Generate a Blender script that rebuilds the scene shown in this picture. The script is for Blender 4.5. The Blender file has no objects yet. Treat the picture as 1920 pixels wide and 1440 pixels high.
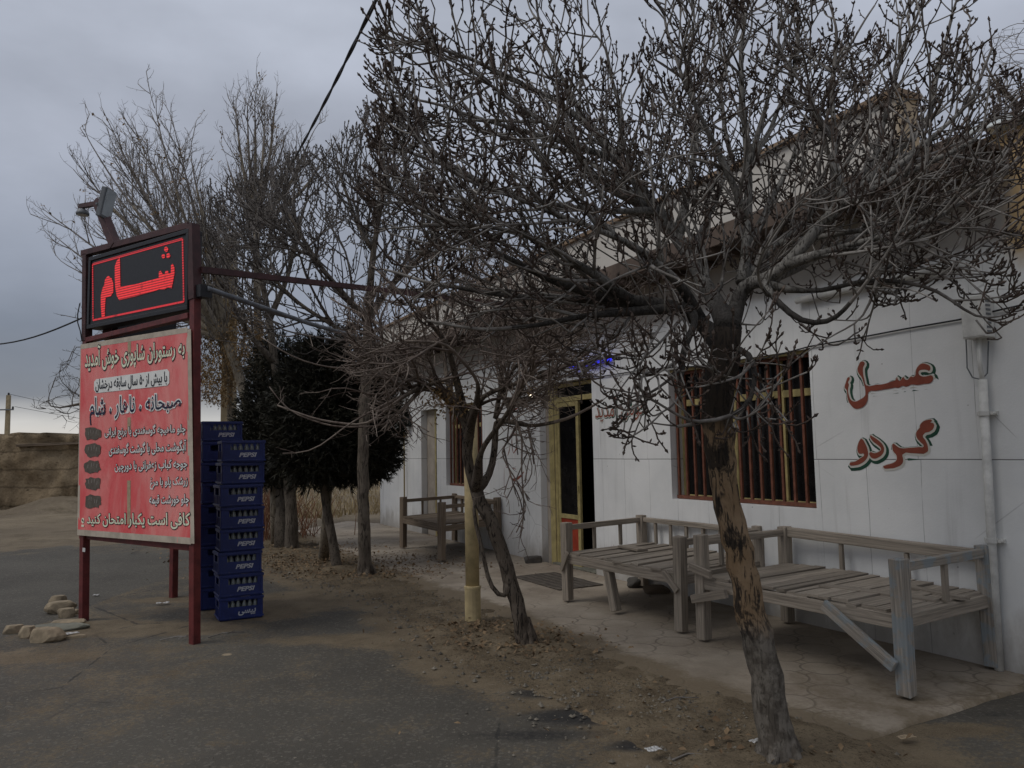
import bpy, bmesh, math, random
import numpy as np
from mathutils import Vector, Matrix, Quaternion
from mathutils import noise as mnoise

R = math.radians
random.seed(7)
rng = np.random.default_rng(7)
scene = bpy.context.scene
C = scene.collection

# ------------------------------------------------------------------ camera
FPX, PITCH, ROLL, CAMH = 1442.0, R(4.95), 0.018, 1.6
vf = Vector((0, math.cos(PITCH), math.sin(PITCH)))
u0 = Vector((0, -math.sin(PITCH), math.cos(PITCH)))
r0 = Vector((1, 0, 0))
vr = r0 * math.cos(ROLL) - u0 * math.sin(ROLL)
vu = r0 * math.sin(ROLL) + u0 * math.cos(ROLL)
cam = bpy.data.objects.new('camera', bpy.data.cameras.new('camera'))
C.objects.link(cam)
m = Matrix.Identity(4)
for i in range(3):
    m[i][0], m[i][1], m[i][2] = vr[i], vu[i], -vf[i]
m[2][3] = CAMH
cam.matrix_world = m
cam.data.sensor_width = 36.0
cam.data.lens = 36.0 * FPX / 1920.0
cam.data.clip_start = 0.05
cam.data.clip_end = 3000
scene.camera = cam

# ------------------------------------------------------------------ sky, sun, exposure
SUN_EL, SUN_AZ = R(52), R(-112)      # azimuth measured from +Y towards +X
world = bpy.data.worlds.new('World')
scene.world = world
world.use_nodes = True
wn, wl_ = world.node_tree.nodes, world.node_tree.links
wn.clear()
out = wn.new('ShaderNodeOutputWorld'); bg = wn.new('ShaderNodeBackground')
bg.inputs['Strength'].default_value = 0.1
sky = wn.new('ShaderNodeTexSky'); sky.sky_type = 'NISHITA'; sky.sun_disc = False
sky.sun_elevation = SUN_EL; sky.sun_rotation = SUN_AZ
tc = wn.new('ShaderNodeTexCoord')
sep = wn.new('ShaderNodeSeparateXYZ'); wl_.new(tc.outputs['Generated'], sep.inputs[0])
mapn = wn.new('ShaderNodeMapping'); mapn.inputs['Scale'].default_value = (1.1, 1.1, 3.4)
wl_.new(tc.outputs['Generated'], mapn.inputs[0])
n1 = wn.new('ShaderNodeTexNoise'); n1.inputs['Scale'].default_value = 1.7; n1.inputs['Detail'].default_value = 5; n1.inputs['Roughness'].default_value = 0.5
n1.inputs['Distortion'].default_value = 0.3
wl_.new(mapn.outputs[0], n1.inputs['Vector'])
def wmath(op, a, b=None, clamp=False):
    q = wn.new('ShaderNodeMath'); q.operation = op; q.use_clamp = clamp
    for k, v in enumerate((a, b)):
        if v is None: continue
        if isinstance(v, (int, float)): q.inputs[k].default_value = v
        else: wl_.new(v, q.inputs[k])
    return q.outputs[0]
# elevation ramp: bright gap at the horizon, dark cloud bank over it, lighter overcast above
ramp = wn.new('ShaderNodeValToRGB')
elv = wmath('ADD', sep.outputs['Z'], wmath('MULTIPLY', wmath('SUBTRACT', n1.outputs['Fac'], 0.5), 0.14))
elv = wmath('ADD', elv, wmath('MULTIPLY', sep.outputs['X'], -0.02))
wl_.new(elv, ramp.inputs[0])
cr = ramp.color_ramp
stops = [(0.0, (5.6, 5.3, 4.9)), (0.035, (4.9, 4.8, 4.7)), (0.075, (1.75, 1.85, 2.15)), (0.16, (1.8, 2.0, 2.45)), (0.25, (2.5, 2.72, 3.25)),
         (0.37, (3.6, 3.85, 4.5)), (0.55, (4.2, 4.5, 5.2)), (1.0, (4.4, 4.6, 5.1))]
while len(cr.elements) < len(stops): cr.elements.new(0.5)
for e, (p, c) in zip(cr.elements, stops):
    e.position = p; e.color = (*c, 1)
# patches of thinner and thicker cloud
n2 = wn.new('ShaderNodeTexNoise'); n2.inputs['Scale'].default_value = 2.6; n2.inputs['Detail'].default_value = 6
map2 = wn.new('ShaderNodeMapping'); map2.inputs['Scale'].default_value = (1, 1, 2.2); map2.inputs['Location'].default_value = (3.1, 1.7, 0.4)
wl_.new(tc.outputs['Generated'], map2.inputs[0]); wl_.new(map2.outputs[0], n2.inputs['Vector'])
cl = wmath('ADD', wmath('MULTIPLY', wmath('SUBTRACT', n2.outputs['Fac'], 0.5), 1.15), 1.02)
mul = wn.new('ShaderNodeMix'); mul.data_type = 'RGBA'; mul.blend_type = 'MULTIPLY'; mul.inputs[0].default_value = 1.0
wl_.new(ramp.outputs[0], mul.inputs[6]); wl_.new(cl, mul.inputs[7])
mx = wn.new('ShaderNodeMix'); mx.data_type = 'RGBA'; mx.inputs[0].default_value = 0.93
wl_.new(sky.outputs[0], mx.inputs[6]); wl_.new(mul.outputs[2], mx.inputs[7])
wl_.new(mx.outputs[2], bg.inputs['Color']); wl_.new(bg.outputs[0], out.inputs[0])

sun = bpy.data.objects.new('sun', bpy.data.lights.new('sun', 'SUN'))
C.objects.link(sun)
sun.data.energy = 0.9; sun.data.angle = R(30); sun.data.color = (1.0, 0.96, 0.9)
sd = Vector((math.sin(SUN_AZ) * math.cos(SUN_EL), math.cos(SUN_AZ) * math.cos(SUN_EL), math.sin(SUN_EL)))
sun.rotation_euler = sd.to_track_quat('Z', 'Y').to_euler()
sun.location = (0, 0, 20)
vs = scene.view_settings
vs.view_transform = 'Standard'; vs.look = 'None'; vs.exposure = 0.25; vs.gamma = 1.0
scene.cycles.max_bounces = 6
scene.cycles.transparent_max_bounces = 6

# ------------------------------------------------------------------ measuring helpers (photo pixels 1920x1440 -> places)
def ray(px, py):
    return vf + vr * ((px - 960) / FPX) - vu * ((py - 720) / FPX)
def G(px, py, z=0.0):
    d = ray(px, py); t = (z - CAMH) / d.z
    return Vector((d.x * t, d.y * t, z))
def at(px, py, Y):
    d = ray(px, py); t = Y / d.y
    return Vector((d.x * t, Y, CAMH + d.z * t))
WL, WR = G(713, 984), G(1915, 1271)
U = (WR - WL).normalized()                     # along the facade, towards the camera
INW = Vector((-U.y, U.x, 0))                   # into the building
FACADE = Matrix.Translation(WL) @ Matrix(((U.x, INW.x, 0, 0), (U.y, INW.y, 0, 0), (0, 0, 1, 0), (0, 0, 0, 1)))
FROT = math.atan2(U.y, U.x)
def on_plane(px, py, o, nrm):
    d = ray(px, py); c = Vector((0, 0, CAMH))
    return c + d * ((o - c).dot(nrm) / d.dot(nrm))
def W(px, py, off=0.0):
    """pixel -> (s, z) on the facade (off metres in front of it)"""
    p = on_plane(px, py, WL - INW * off, INW)
    q = p - WL
    return q.dot(U), p.z
def F(s, y, z):                                 # facade coordinates -> world
    return FACADE @ Vector((s, y, z))

# ------------------------------------------------------------------ object helpers
def tag(o, label=None, cat=None, group=None, kind=None):
    if label: o['label'] = label
    if cat: o['category'] = cat
    if group: o['group'] = group
    if kind: o['kind'] = kind
    return o
def thing(name, loc, label, cat, group=None, rotz=0.0):
    o = bpy.data.objects.new(name, None); C.objects.link(o)
    o.location = loc; o.rotation_euler = (0, 0, rotz); o.empty_display_size = 0.1
    return tag(o, label, cat, group)
def copy_tree(o, parent=None):
    c = o.copy(); C.objects.link(c); c.parent = parent
    for ch in list(o.children): copy_tree(ch, c)
    return c

class MB:
    """collects faces; build() links them as one mesh object"""
    def __init__(s): s.v = []; s.f = []; s.uv = []
    def face(s, idx, uv=None):
        s.f.append(tuple(idx)); s.uv.append(uv)
    def bar(s, p0, p1, w, h, up=Vector((0, 0, 1)), taper=1.0, jit=0.0):
        p0, p1 = Vector(p0), Vector(p1); d = p1 - p0; L = d.length; d.normalize()
        up = Vector(up)
        if abs(d.dot(up)) > 0.95: up = Vector((0, 1, 0)) if abs(d.y) < 0.9 else Vector((1, 0, 0))
        sx = d.cross(up).normalized(); sz = sx.cross(d).normalized()
        b = len(s.v); off = random.random() * 7
        for p, k in ((p0, 1.0), (p1, taper)):
            for a, c in ((-1, -1), (1, -1), (1, 1), (-1, 1)):
                q = p + sx * (a * w / 2 * k) + sz * (c * h / 2 * k)
                if jit: q += Vector((random.uniform(-jit, jit), random.uniform(-jit, jit), random.uniform(-jit, jit)))
                s.v.append(q)
        for k in range(4):
            k2 = (k + 1) % 4; wd = w if k % 2 == 0 else h
            s.face((b + k, b + k2, b + 4 + k2, b + 4 + k), ((off, off), (off, off + wd), (off + L, off + wd), (off + L, off)))
        s.face((b + 3, b + 2, b + 1, b), ((off, off), (off + .02, off), (off + .02, off + w), (off, off + w)))
        s.face((b + 4, b + 5, b + 6, b + 7), ((off, off), (off + .02, off), (off + .02, off + w), (off, off + w)))
    def box(s, x0, x1, y0, y1, z0, z1):
        s.bar(((x0 + x1) / 2, (y0 + y1) / 2, z0), ((x0 + x1) / 2, (y0 + y1) / 2, z1), x1 - x0, y1 - y0, up=Vector((0, 1, 0))) if False else s._box(x0, x1, y0, y1, z0, z1)
    def _box(s, x0, x1, y0, y1, z0, z1):
        b = len(s.v)
        for z in (z0, z1):
            for x, y in ((x0, y0), (x1, y0), (x1, y1), (x0, y1)): s.v.append(Vector((x, y, z)))
        for q in ((0, 3, 2, 1), (4, 5, 6, 7), (0, 1, 5, 4), (1, 2, 6, 5), (2, 3, 7, 6), (3, 0, 4, 7)):
            P = [s.v[b + i] for i in q]
            s.face([b + i for i in q], [(p.x + p.y, p.z + (p.y if abs(P[0].z - P[2].z) < 1e-6 else 0)) for p in P])
    def quad(s, *P, uv=None):
        b = len(s.v); s.v.extend(Vector(p) for p in P); s.face(range(b, b + len(P)), uv)
    def tube(s, pts, rad, n=6, cap=True, uvs=1.0):
        pts = [Vector(p) for p in pts]
        if isinstance(rad, (int, float)): rad = [rad] * len(pts)
        b = len(s.v); m_ = len(pts)
        d = (pts[1] - pts[0]).normalized()
        ref = Vector((0, 0, 1)) if abs(d.z) < 0.8 else Vector((1, 0, 0))
        x = d.cross(ref).normalized(); v = 0.0; vv = []
        for i, p in enumerate(pts):
            if i == 0: t = pts[1] - pts[0]
            elif i == m_ - 1: t = pts[-1] - pts[-2]
            else: t = pts[i + 1] - pts[i - 1]
            t = t.normalized() if t.length > 1e-9 else d
            x = x - t * x.dot(t)
            x = x.normalized() if x.length > 1e-6 else t.orthogonal().normalized()
            y = t.cross(x)
            if i: v += (p - pts[i - 1]).length
            vv.append(v)
            for k in range(n):
                a = 2 * math.pi * k / n
                s.v.append(p + x * (math.cos(a) * rad[i]) + y * (math.sin(a) * rad[i]))
        for i in range(m_ - 1):
            r_ = max(rad[i], 0.004) * 6.283
            for k in range(n):
                k2 = (k + 1) % n
                s.face((b + i * n + k, b + i * n + k2, b + (i + 1) * n + k2, b + (i + 1) * n + k),
                       ((k / n * r_, vv[i]), ((k + 1) / n * r_, vv[i]), ((k + 1) / n * r_, vv[i + 1]), (k / n * r_, vv[i + 1])))
        if cap:
            s.face([b + k for k in reversed(range(n))]); s.face([b + (m_ - 1) * n + k for k in range(n)])
    def lathe(s, prof, n=10, c=(0, 0, 0)):
        c = Vector(c); b = len(s.v)
        for r, z in prof:
            for k in range(n):
                a = 2 * math.pi * k / n; s.v.append(c + Vector((r * math.cos(a), r * math.sin(a), z)))
        for i in range(len(prof) - 1):
            for k in range(n):
                k2 = (k + 1) % n
                s.face((b + i * n + k, b + i * n + k2, b + (i + 1) * n + k2, b + (i + 1) * n + k))
        s.face([b + k for k in reversed(range(n))]); s.face([b + (len(prof) - 1) * n + k for k in range(n)])
    def build(s, name, mat, parent=None, origin=None, smooth=False, bevel=0.0):
        me = bpy.data.meshes.new(name)
        o_ = Vector(origin) if origin is not None else Vector((0, 0, 0))
        me.from_pydata([tuple(Vector(v) - o_) for v in s.v], [], s.f)
        if any(u is not None for u in s.uv):
            ul = me.uv_layers.new(name='UVMap'); flat = []
            for f_, u in zip(s.f, s.uv):
                if u is None: flat.extend([0.0, 0.0] * len(f_))
                else:
                    for q in u: flat.extend(q)
            ul.data.foreach_set('uv', flat)
        me.materials.append(mat)
        if smooth: me.polygons.foreach_set('use_smooth', [True] * len(me.polygons))
        me.update()
        o = bpy.data.objects.new(name, me); C.objects.link(o)
        if parent is not None: o.parent = parent
        elif origin is not None: o.location = o_
        if bevel:
            bv = o.modifiers.new('bevel', 'BEVEL'); bv.width = bevel; bv.segments = 2; bv.limit_method = 'ANGLE'; bv.angle_limit = R(40)
        return o

# ------------------------------------------------------------------ materials
def mat(name):
    m_ = bpy.data.materials.new(name); m_.use_nodes = True
    nt = m_.node_tree; b = nt.nodes['Principled BSDF']
    return m_, nt, b
class NT:
    def __init__(s, nt): s.nt = nt
    def n(s, t, **kw):
        q = s.nt.nodes.new(t)
        for k, v in kw.items(): setattr(q, k, v)
        return q
    def set(s, sock, v):
        if isinstance(v, bpy.types.NodeSocket): s.nt.links.new(v, sock)
        elif isinstance(v, (tuple, list)) and len(v) == 3 and sock.type == 'RGBA': sock.default_value = (*v, 1)
        else: sock.default_value = v
    def math(s, op, a, b=0.0, c=0.0, clamp=False):
        q = s.n('ShaderNodeMath', operation=op, use_clamp=clamp)
        for k, v in enumerate((a, b, c)): s.set(q.inputs[k], v)
        return q.outputs[0]
    def mix(s, f, a, b, blend='MIX'):
        q = s.n('ShaderNodeMix', data_type='RGBA', blend_type=blend)
        s.set(q.inputs[0], f); s.set(q.inputs[6], a); s.set(q.inputs[7], b)
        return q.outputs[2]
    def noise(s, scale, detail=4, rough=0.55, vec=None, dist=0.0):
        q = s.n('ShaderNodeTexNoise'); q.inputs['Scale'].default_value = scale; q.inputs['Detail'].default_value = detail
        q.inputs['Roughness'].default_value = rough; q.inputs['Distortion'].default_value = dist
        if vec is not None: s.set(q.inputs['Vector'], vec)
        return q.outputs['Fac']
    def vor(s, scale, vec=None, feature='F1', out='Distance', rnd=1.0):
        q = s.n('ShaderNodeTexVoronoi', feature=feature); q.inputs['Scale'].default_value = scale; q.inputs['Randomness'].default_value = rnd
        if vec is not None: s.set(q.inputs['Vector'], vec)
        return q.outputs[out]
    def ramp(s, f, lo, hi, a=0.0, b=1.0):
        q = s.n('ShaderNodeMapRange', clamp=True, interpolation_type='SMOOTHSTEP')
        s.set(q.inputs[0], f); q.inputs[1].default_value = lo; q.inputs[2].default_value = hi; q.inputs[3].default_value = a; q.inputs[4].default_value = b
        return q.outputs[0]
    def scale(s, vec, sc, loc=(0, 0, 0)):
        q = s.n('ShaderNodeMapping'); s.set(q.inputs[0], vec); q.inputs['Scale'].default_value = sc; q.inputs['Location'].default_value = loc
        return q.outputs[0]
    def bump(s, h, strength=0.3, dist=0.01):
        q = s.n('ShaderNodeBump'); q.inputs['Strength'].default_value = strength; q.inputs['Distance'].default_value = dist
        s.set(q.inputs['Height'], h); return q.outputs[0]
    def obj(s): return s.n('ShaderNodeTexCoord').outputs['Object']
    def uv(s): return s.n('ShaderNodeTexCoord').outputs['UV']
    def pos(s): return s.n('ShaderNodeNewGeometry').outputs['Position']
    def island(s): return s.n('ShaderNodeNewGeometry').outputs['Random Per Island']

def basic(name, c, rough=0.6, var=0.35, scale=6.0, c2=None, spec=0.4, metal=0.0, bump=0.15, bscale=40.0):
    """a paint / stone / cloth colour with uneven dirt and a fine bump"""
    m_, nt, b = mat(name); k = NT(nt); o = k.obj()
    f = k.ramp(k.noise(scale, 6, 0.62, o), 0.3, 0.72)
    dark = c2 if c2 else tuple(x * (1 - var) for x in c)
    k.set(b.inputs['Base Color'], k.mix(f, dark, c))
    b.inputs['Roughness'].default_value = rough; b.inputs['Metallic'].default_value = metal
    b.inputs['Specular IOR Level'].default_value = spec
    if bump: k.set(b.inputs['Normal'], k.bump(k.noise(bscale, 4, 0.6, o), bump, 0.004))
    return m_

# painted facade render: panel joints, grime, brown-grey plaster band with the eave's shade mixed into its colour
def facade_mat():
    m_, nt, b = mat('facade_plaster'); k = NT(nt); o = k.obj()
    sx = k.n('ShaderNodeSeparateXYZ'); k.set(sx.inputs[0], o); X, Y, Z = sx.outputs
    wob = k.math('MULTIPLY', k.math('SUBTRACT', k.noise(0.9, 3, 0.5, o), 0.5), 0.05)
    row = k.math('GREATER_THAN', Z, 1.475)
    xs = k.math('ADD', k.math('ADD', X, k.math('MULTIPLY', row, 0.02)), k.math('ADD', wob, 0.30))
    fx = k.math('ABSOLUTE', k.math('SUBTRACT', k.math('FRACT', k.math('DIVIDE', xs, 0.475)), 0.5))
    jx = k.ramp(fx, 0.4925, 0.497)
    jz = k.ramp(k.math('ABSOLUTE', k.math('SUBTRACT', k.math('ADD', Z, k.math('MULTIPLY', wob, 0.2)), 1.475)), 0.0015, 0.006, 1, 0)
    jx = k.math('MULTIPLY', jx, k.ramp(k.noise(3.0, 3, 0.6, o), 0.35, 0.6, 0.15, 1.0))
    j = k.math('MULTIPLY', k.math('MAXIMUM', k.math('MULTIPLY', jx, 0.7), jz), k.ramp(Z, 2.9, 3.0, 1, 0))
    white = k.mix(k.ramp(k.noise(1.3, 6, 0.6, o), 0.3, 0.7), (0.67, 0.675, 0.665), (0.78, 0.78, 0.765))
    stv = k.scale(o, (7, 7, 0.35))
    white = k.mix(k.math('MULTIPLY', k.ramp(k.noise(1.0, 5, 0.65, stv), 0.52, 0.78), 0.45), white, (0.36, 0.35, 0.33))
    # splash dirt above the paving, specks, chips
    low = k.ramp(k.math('ADD', Z, k.math('MULTIPLY', k.noise(4, 6, 0.7, k.scale(o, (1, 1, .5))), -0.9)), -0.45, 0.10, 1, 0)
    white = k.mix(k.math('MULTIPLY', low, 0.75), white, (0.30, 0.27, 0.23))
    pat = k.ramp(k.noise(0.8, 3, 0.5, k.scale(o, (1, 1, 1), (4.2, 0, 1.1))), 0.56, 0.60)
    white = k.mix(k.math('MULTIPLY', pat, 0.35), white, (0.74, 0.745, 0.74))
    chip = k.math('MULTIPLY', k.ramp(k.noise(7, 5, 0.7, o), 0.66, 0.69), k.ramp(Z, 0.9, 0.2, 0, 1))
    white = k.mix(k.math('MULTIPLY', chip, 0.8), white, (0.27, 0.25, 0.22))
    spk = k.ramp(k.vor(5.0, o), 0.02, 0.045, 1, 0)
    white = k.mix(k.math('MULTIPLY', spk, 0.6), white, (0.16, 0.14, 0.12))
    crack = k.ramp(k.vor(1.1, k.scale(o, (1, 1, 1)), 'DISTANCE_TO_EDGE'), 0.0, 0.006, 1, 0)
    white = k.mix(k.math('MULTIPLY', crack, k.ramp(k.noise(1.2, 2, 0.5, o), 0.55, 0.65, 0, 0.5)), white, (0.2, 0.19, 0.18))
    tan = k.mix(k.ramp(k.noise(3.5, 6, 0.65, o), 0.3, 0.7), (0.24, 0.19, 0.135), (0.36, 0.30, 0.22))
    bandf = k.ramp(k.math('ADD', Z, k.math('MULTIPLY', k.noise(1.4, 4, 0.6, o), 0.25)), 3.08, 3.18)
    upper = k.mix(k.ramp(Z, 3.55, 3.6), k.mix(0.62, tan, (0.52, 0.50, 0.47)), (0.56, 0.53, 0.48))  # lower tone is plaster colour plus painted-in shadow of the eave
    # raw mud plaster past the end of the eave
    raw = k.math('MULTIPLY', k.ramp(k.math('ADD', X, k.math('MULTIPLY', k.noise(2.0, 5, 0.6, o), 0.5)), 13.92, 14.06), k.ramp(k.math('ADD', Z, k.math('MULTIPLY', k.noise(2.2, 4, 0.6, o), 0.5)), 3.0, 3.2))
    raw = k.math('MAXIMUM', raw, k.math('MULTIPLY', k.ramp(X, 12.9, 13.05), k.ramp(Z, 3.58, 3.62)))
    streak = k.ramp(k.noise(1.0, 4, 0.6, k.scale(o, (22, 22, 1.2))), 0.62, 0.68)
    tanr = k.mix(k.math('MULTIPLY', streak, 0.7), k.mix(k.noise(6, 5, 0.6, o), (0.40, 0.27, 0.13), (0.50, 0.37, 0.21)), (0.12, 0.08, 0.05))
    col = k.mix(bandf, white, upper)
    col = k.mix(raw, col, tanr)
    col = k.mix(j, col, (0.20, 0.195, 0.19))
    k.set(b.inputs['Base Color'], col); b.inputs['Roughness'].default_value = 0.85; b.inputs['Specular IOR Level'].default_value = 0.25
    h = k.math('SUBTRACT', k.math('ADD', k.noise(55, 4, 0.6, o), k.math('MULTIPLY', k.noise(2.5, 4, 0.5, o), 3.0)), k.math('MULTIPLY', j, 3.0))
    k.set(b.inputs['Normal'], k.bump(h, 0.35, 0.004))
    return m_

def wood_mat(name, light, dark, paint=None):
    m_, nt, b = mat(name); k = NT(nt); uv = k.uv(); isl = k.island()
    off = k.n('ShaderNodeCombineXYZ'); k.set(off.inputs[0], k.math('MULTIPLY', isl, 31.0)); k.set(off.inputs[1], k.math('MULTIPLY', isl, 17.0))
    v = k.n('ShaderNodeVectorMath', operation='ADD'); k.set(v.inputs[0], k.scale(uv, (2.2, 60, 1))); k.set(v.inputs[1], off.outputs[0])
    g = k.noise(1.0, 6, 0.6, v.outputs[0], 0.6)
    c = k.mix(k.ramp(g, 0.3, 0.72), dark, light)
    c = k.mix(k.math('MULTIPLY', isl, 0.55), c, tuple(x * 0.5 for x in dark))
    cr_ = k.ramp(k.noise(1.0, 3, 0.6, k.scale(v.outputs[0], (0.35, 2.2, 1))), 0.66, 0.70)
    c = k.mix(k.math('MULTIPLY', cr_, 0.8), c, (0.03, 0.026, 0.022))
    if paint:
        pm = k.math('MULTIPLY', k.ramp(k.noise(7, 5, 0.65, k.obj()), 0.44, 0.58), 0.75)
        c = k.mix(pm, c, paint)
    k.set(b.inputs['Base Color'], c); b.inputs['Roughness'].default_value = 0.9; b.inputs['Specular IOR Level'].default_value = 0.2
    k.set(b.inputs['Normal'], k.bump(k.math('SUBTRACT', g, cr_), 0.6, 0.004))
    return m_

def bark_mat(name, c1, c2, crack=(0.03, 0.025, 0.02), kind='plain', sc=1.0):
    m_, nt, b = mat(name); k = NT(nt); p = k.obj()
    st = k.scale(p, (26 * sc, 26 * sc, 7 * sc))
    g = k.noise(1.0, 6, 0.65, st, 0.8)
    c = k.mix(k.ramp(k.noise(5 * sc, 5, 0.6, p), 0.3, 0.7), c1, c2)
    cf = k.ramp(k.noise(1.0, 4, 0.55, k.scale(p, (48 * sc, 48 * sc, 7.5 * sc)), 1.4), 0.535, 0.60)
    c = k.mix(k.math('MULTIPLY', cf, 0.85), c, crack)
    c = k.mix(k.math('MULTIPLY', k.ramp(g, 0.52, 0.75), 0.45), c, crack)
    if kind == 'ash':      # orange cracked middle, grey foot, tarry black stains
        sx = k.n('ShaderNodeSeparateXYZ'); k.set(sx.inputs[0], p); Z = sx.outputs[2]
        zz = k.math('ADD', Z, k.math('MULTIPLY', k.math('SUBTRACT', k.noise(3, 4, 0.6, p), 0.5), 0.5))
        foot = k.ramp(zz, 0.62, 0.80, 1, 0)
        c = k.mix(foot, c, k.mix(k.ramp(k.noise(16, 5, 0.6, p), 0.4, 0.62), (0.085, 0.072, 0.058), (0.17, 0.15, 0.125)))
        stain = k.math('MULTIPLY', k.ramp(k.noise(1.0, 5, 0.65, k.scale(p, (6, 6, 2.6), (0.3, 0.1, 0.2)), 0.6), 0.55, 0.62), k.ramp(Z, 0.45, 0.7))
        top = k.ramp(zz, 1.62, 1.76)
        c = k.mix(k.math('MAXIMUM', k.math('MULTIPLY', stain, 0.9), k.math('MULTIPLY', top, 0.93)), c, (0.018, 0.015, 0.013))
    if kind == 'limb':     # bark darker low on the limbs, around the fork
        sx = k.n('ShaderNodeSeparateXYZ'); k.set(sx.inputs[0], p)
        zz = k.math('ADD', sx.outputs[2], k.math('MULTIPLY', k.math('SUBTRACT', k.noise(3.5, 4, 0.6, p), 0.5), 0.9))
        c = k.mix(k.math('MULTIPLY', k.ramp(zz, 2.35, 2.65, 1, 0), 0.85), c, (0.028, 0.024, 0.021))
    k.set(b.inputs['Base Color'], c); b.inputs['Roughness'].default_value = 0.9; b.inputs['Specular IOR Level'].default_value = 0.2
    k.set(b.inputs['Normal'], k.bump(k.math('SUBTRACT', k.math('MULTIPLY', g, 0.7), k.math('MULTIPLY', cf, 0.8)), 0.8, 0.012))
    return m_

def twig_mat(name, c1, c2, scale=9.0):
    m_, nt, b = mat(name); k = NT(nt); p = k.obj()
    f = k.ramp(k.noise(scale, 4, 0.6, p), 0.36, 0.66)
    f = k.math('ADD', k.math('MULTIPLY', f, 0.6), k.math('MULTIPLY', k.island(), 0.4))
    k.set(b.inputs['Base Color'], k.mix(f, c1, c2)); b.inputs['Roughness'].default_value = 0.75; b.inputs['Specular IOR Level'].default_value = 0.3
    k.set(b.inputs['Normal'], k.bump(k.noise(130, 3, 0.6, p), 0.4, 0.004))
    return m_

def asphalt_mat():
    m_, nt, b = mat('asphalt'); k = NT(nt); p = k.pos()
    at_ = k.n('ShaderNodeAttribute', attribute_name='masks'); sp = k.n('ShaderNodeSeparateColor'); k.set(sp.inputs[0], at_.outputs['Color'])
    D, K = sp.outputs[0], sp.outputs[1]
    base = k.mix(k.ramp(k.noise(0.55, 5, 0.6, p), 0.3, 0.7), (0.064, 0.057, 0.046), (0.094, 0.085, 0.069))
    base = k.mix(k.math('MULTIPLY', k.ramp(k.noise(170, 2, 0.6, p), 0.55, 0.72), 0.5), base, (0.19, 0.175, 0.15))
    base = k.mix(k.math('MULTIPLY', k.ramp(k.noise(95, 3, 0.7, p), 0.56, 0.7), 0.6), base, (0.03, 0.03, 0.03))
    ag = k.vor(60, p, 'F1', 'Color'); ags = k.n('ShaderNodeSeparateColor'); k.set(ags.inputs[0], ag)
    base = k.mix(k.math('MULTIPLY', k.ramp(ags.outputs[0], 0.8, 0.95), 0.35), base, (0.20, 0.18, 0.15))
    dirt = k.mix(k.ramp(k.noise(3.0, 6, 0.65, p), 0.3, 0.7), (0.105, 0.078, 0.048), (0.165, 0.128, 0.082))
    dirt = k.mix(k.math('MULTIPLY', k.ramp(k.noise(120, 3, 0.7, p), 0.5, 0.68), 0.5), dirt, (0.25, 0.21, 0.15))
    dirt = k.mix(k.math('MULTIPLY', k.ramp(k.noise(45, 4, 0.7, p), 0.55, 0.7), 0.55), dirt, (0.045, 0.036, 0.026))
    br = k.math('ADD', k.math('MULTIPLY', k.noise(2.2, 6, 0.75, p), 1.0), k.math('MULTIPLY', k.noise(34, 4, 0.75, p), 0.9))
    df = k.ramp(k.math('ADD', k.math('MULTIPLY', D, 1.5), k.math('SUBTRACT', br, 1.47)), 0.0, 0.30)
    c = k.mix(df, base, dirt)
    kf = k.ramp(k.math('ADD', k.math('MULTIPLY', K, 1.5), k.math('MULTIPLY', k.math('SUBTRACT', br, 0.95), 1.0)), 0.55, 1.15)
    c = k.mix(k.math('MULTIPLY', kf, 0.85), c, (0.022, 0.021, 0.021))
    # hairline cracks
    e = k.vor(0.5, k.scale(p, (1, 1, 1)), 'DISTANCE_TO_EDGE')
    ck = k.math('MULTIPLY', k.ramp(k.math('ADD', e, k.math('MULTIPLY', k.math('SUBTRACT', k.noise(6, 4, 0.6, p), 0.5), 0.04)), 0.0, 0.006, 1, 0), k.ramp(k.noise(0.4, 2, 0.5, p), 0.5, 0.6))
    c = k.mix(k.math('MULTIPLY', ck, 0.7), c, (0.02, 0.02, 0.02))
    k.set(b.inputs['Base Color'], c)
    b.inputs['Roughness'].default_value = 0.86; b.inputs['Specular IOR Level'].default_value = 0.25
    h = k.math('ADD', k.math('MULTIPLY', k.noise(140, 3, 0.7, p), 0.6), k.math('MULTIPLY', k.noise(16, 5, 0.6, p), 1.0))
    k.set(b.inputs['Normal'], k.bump(h, 0.9, 0.008))
    return m_

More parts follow.
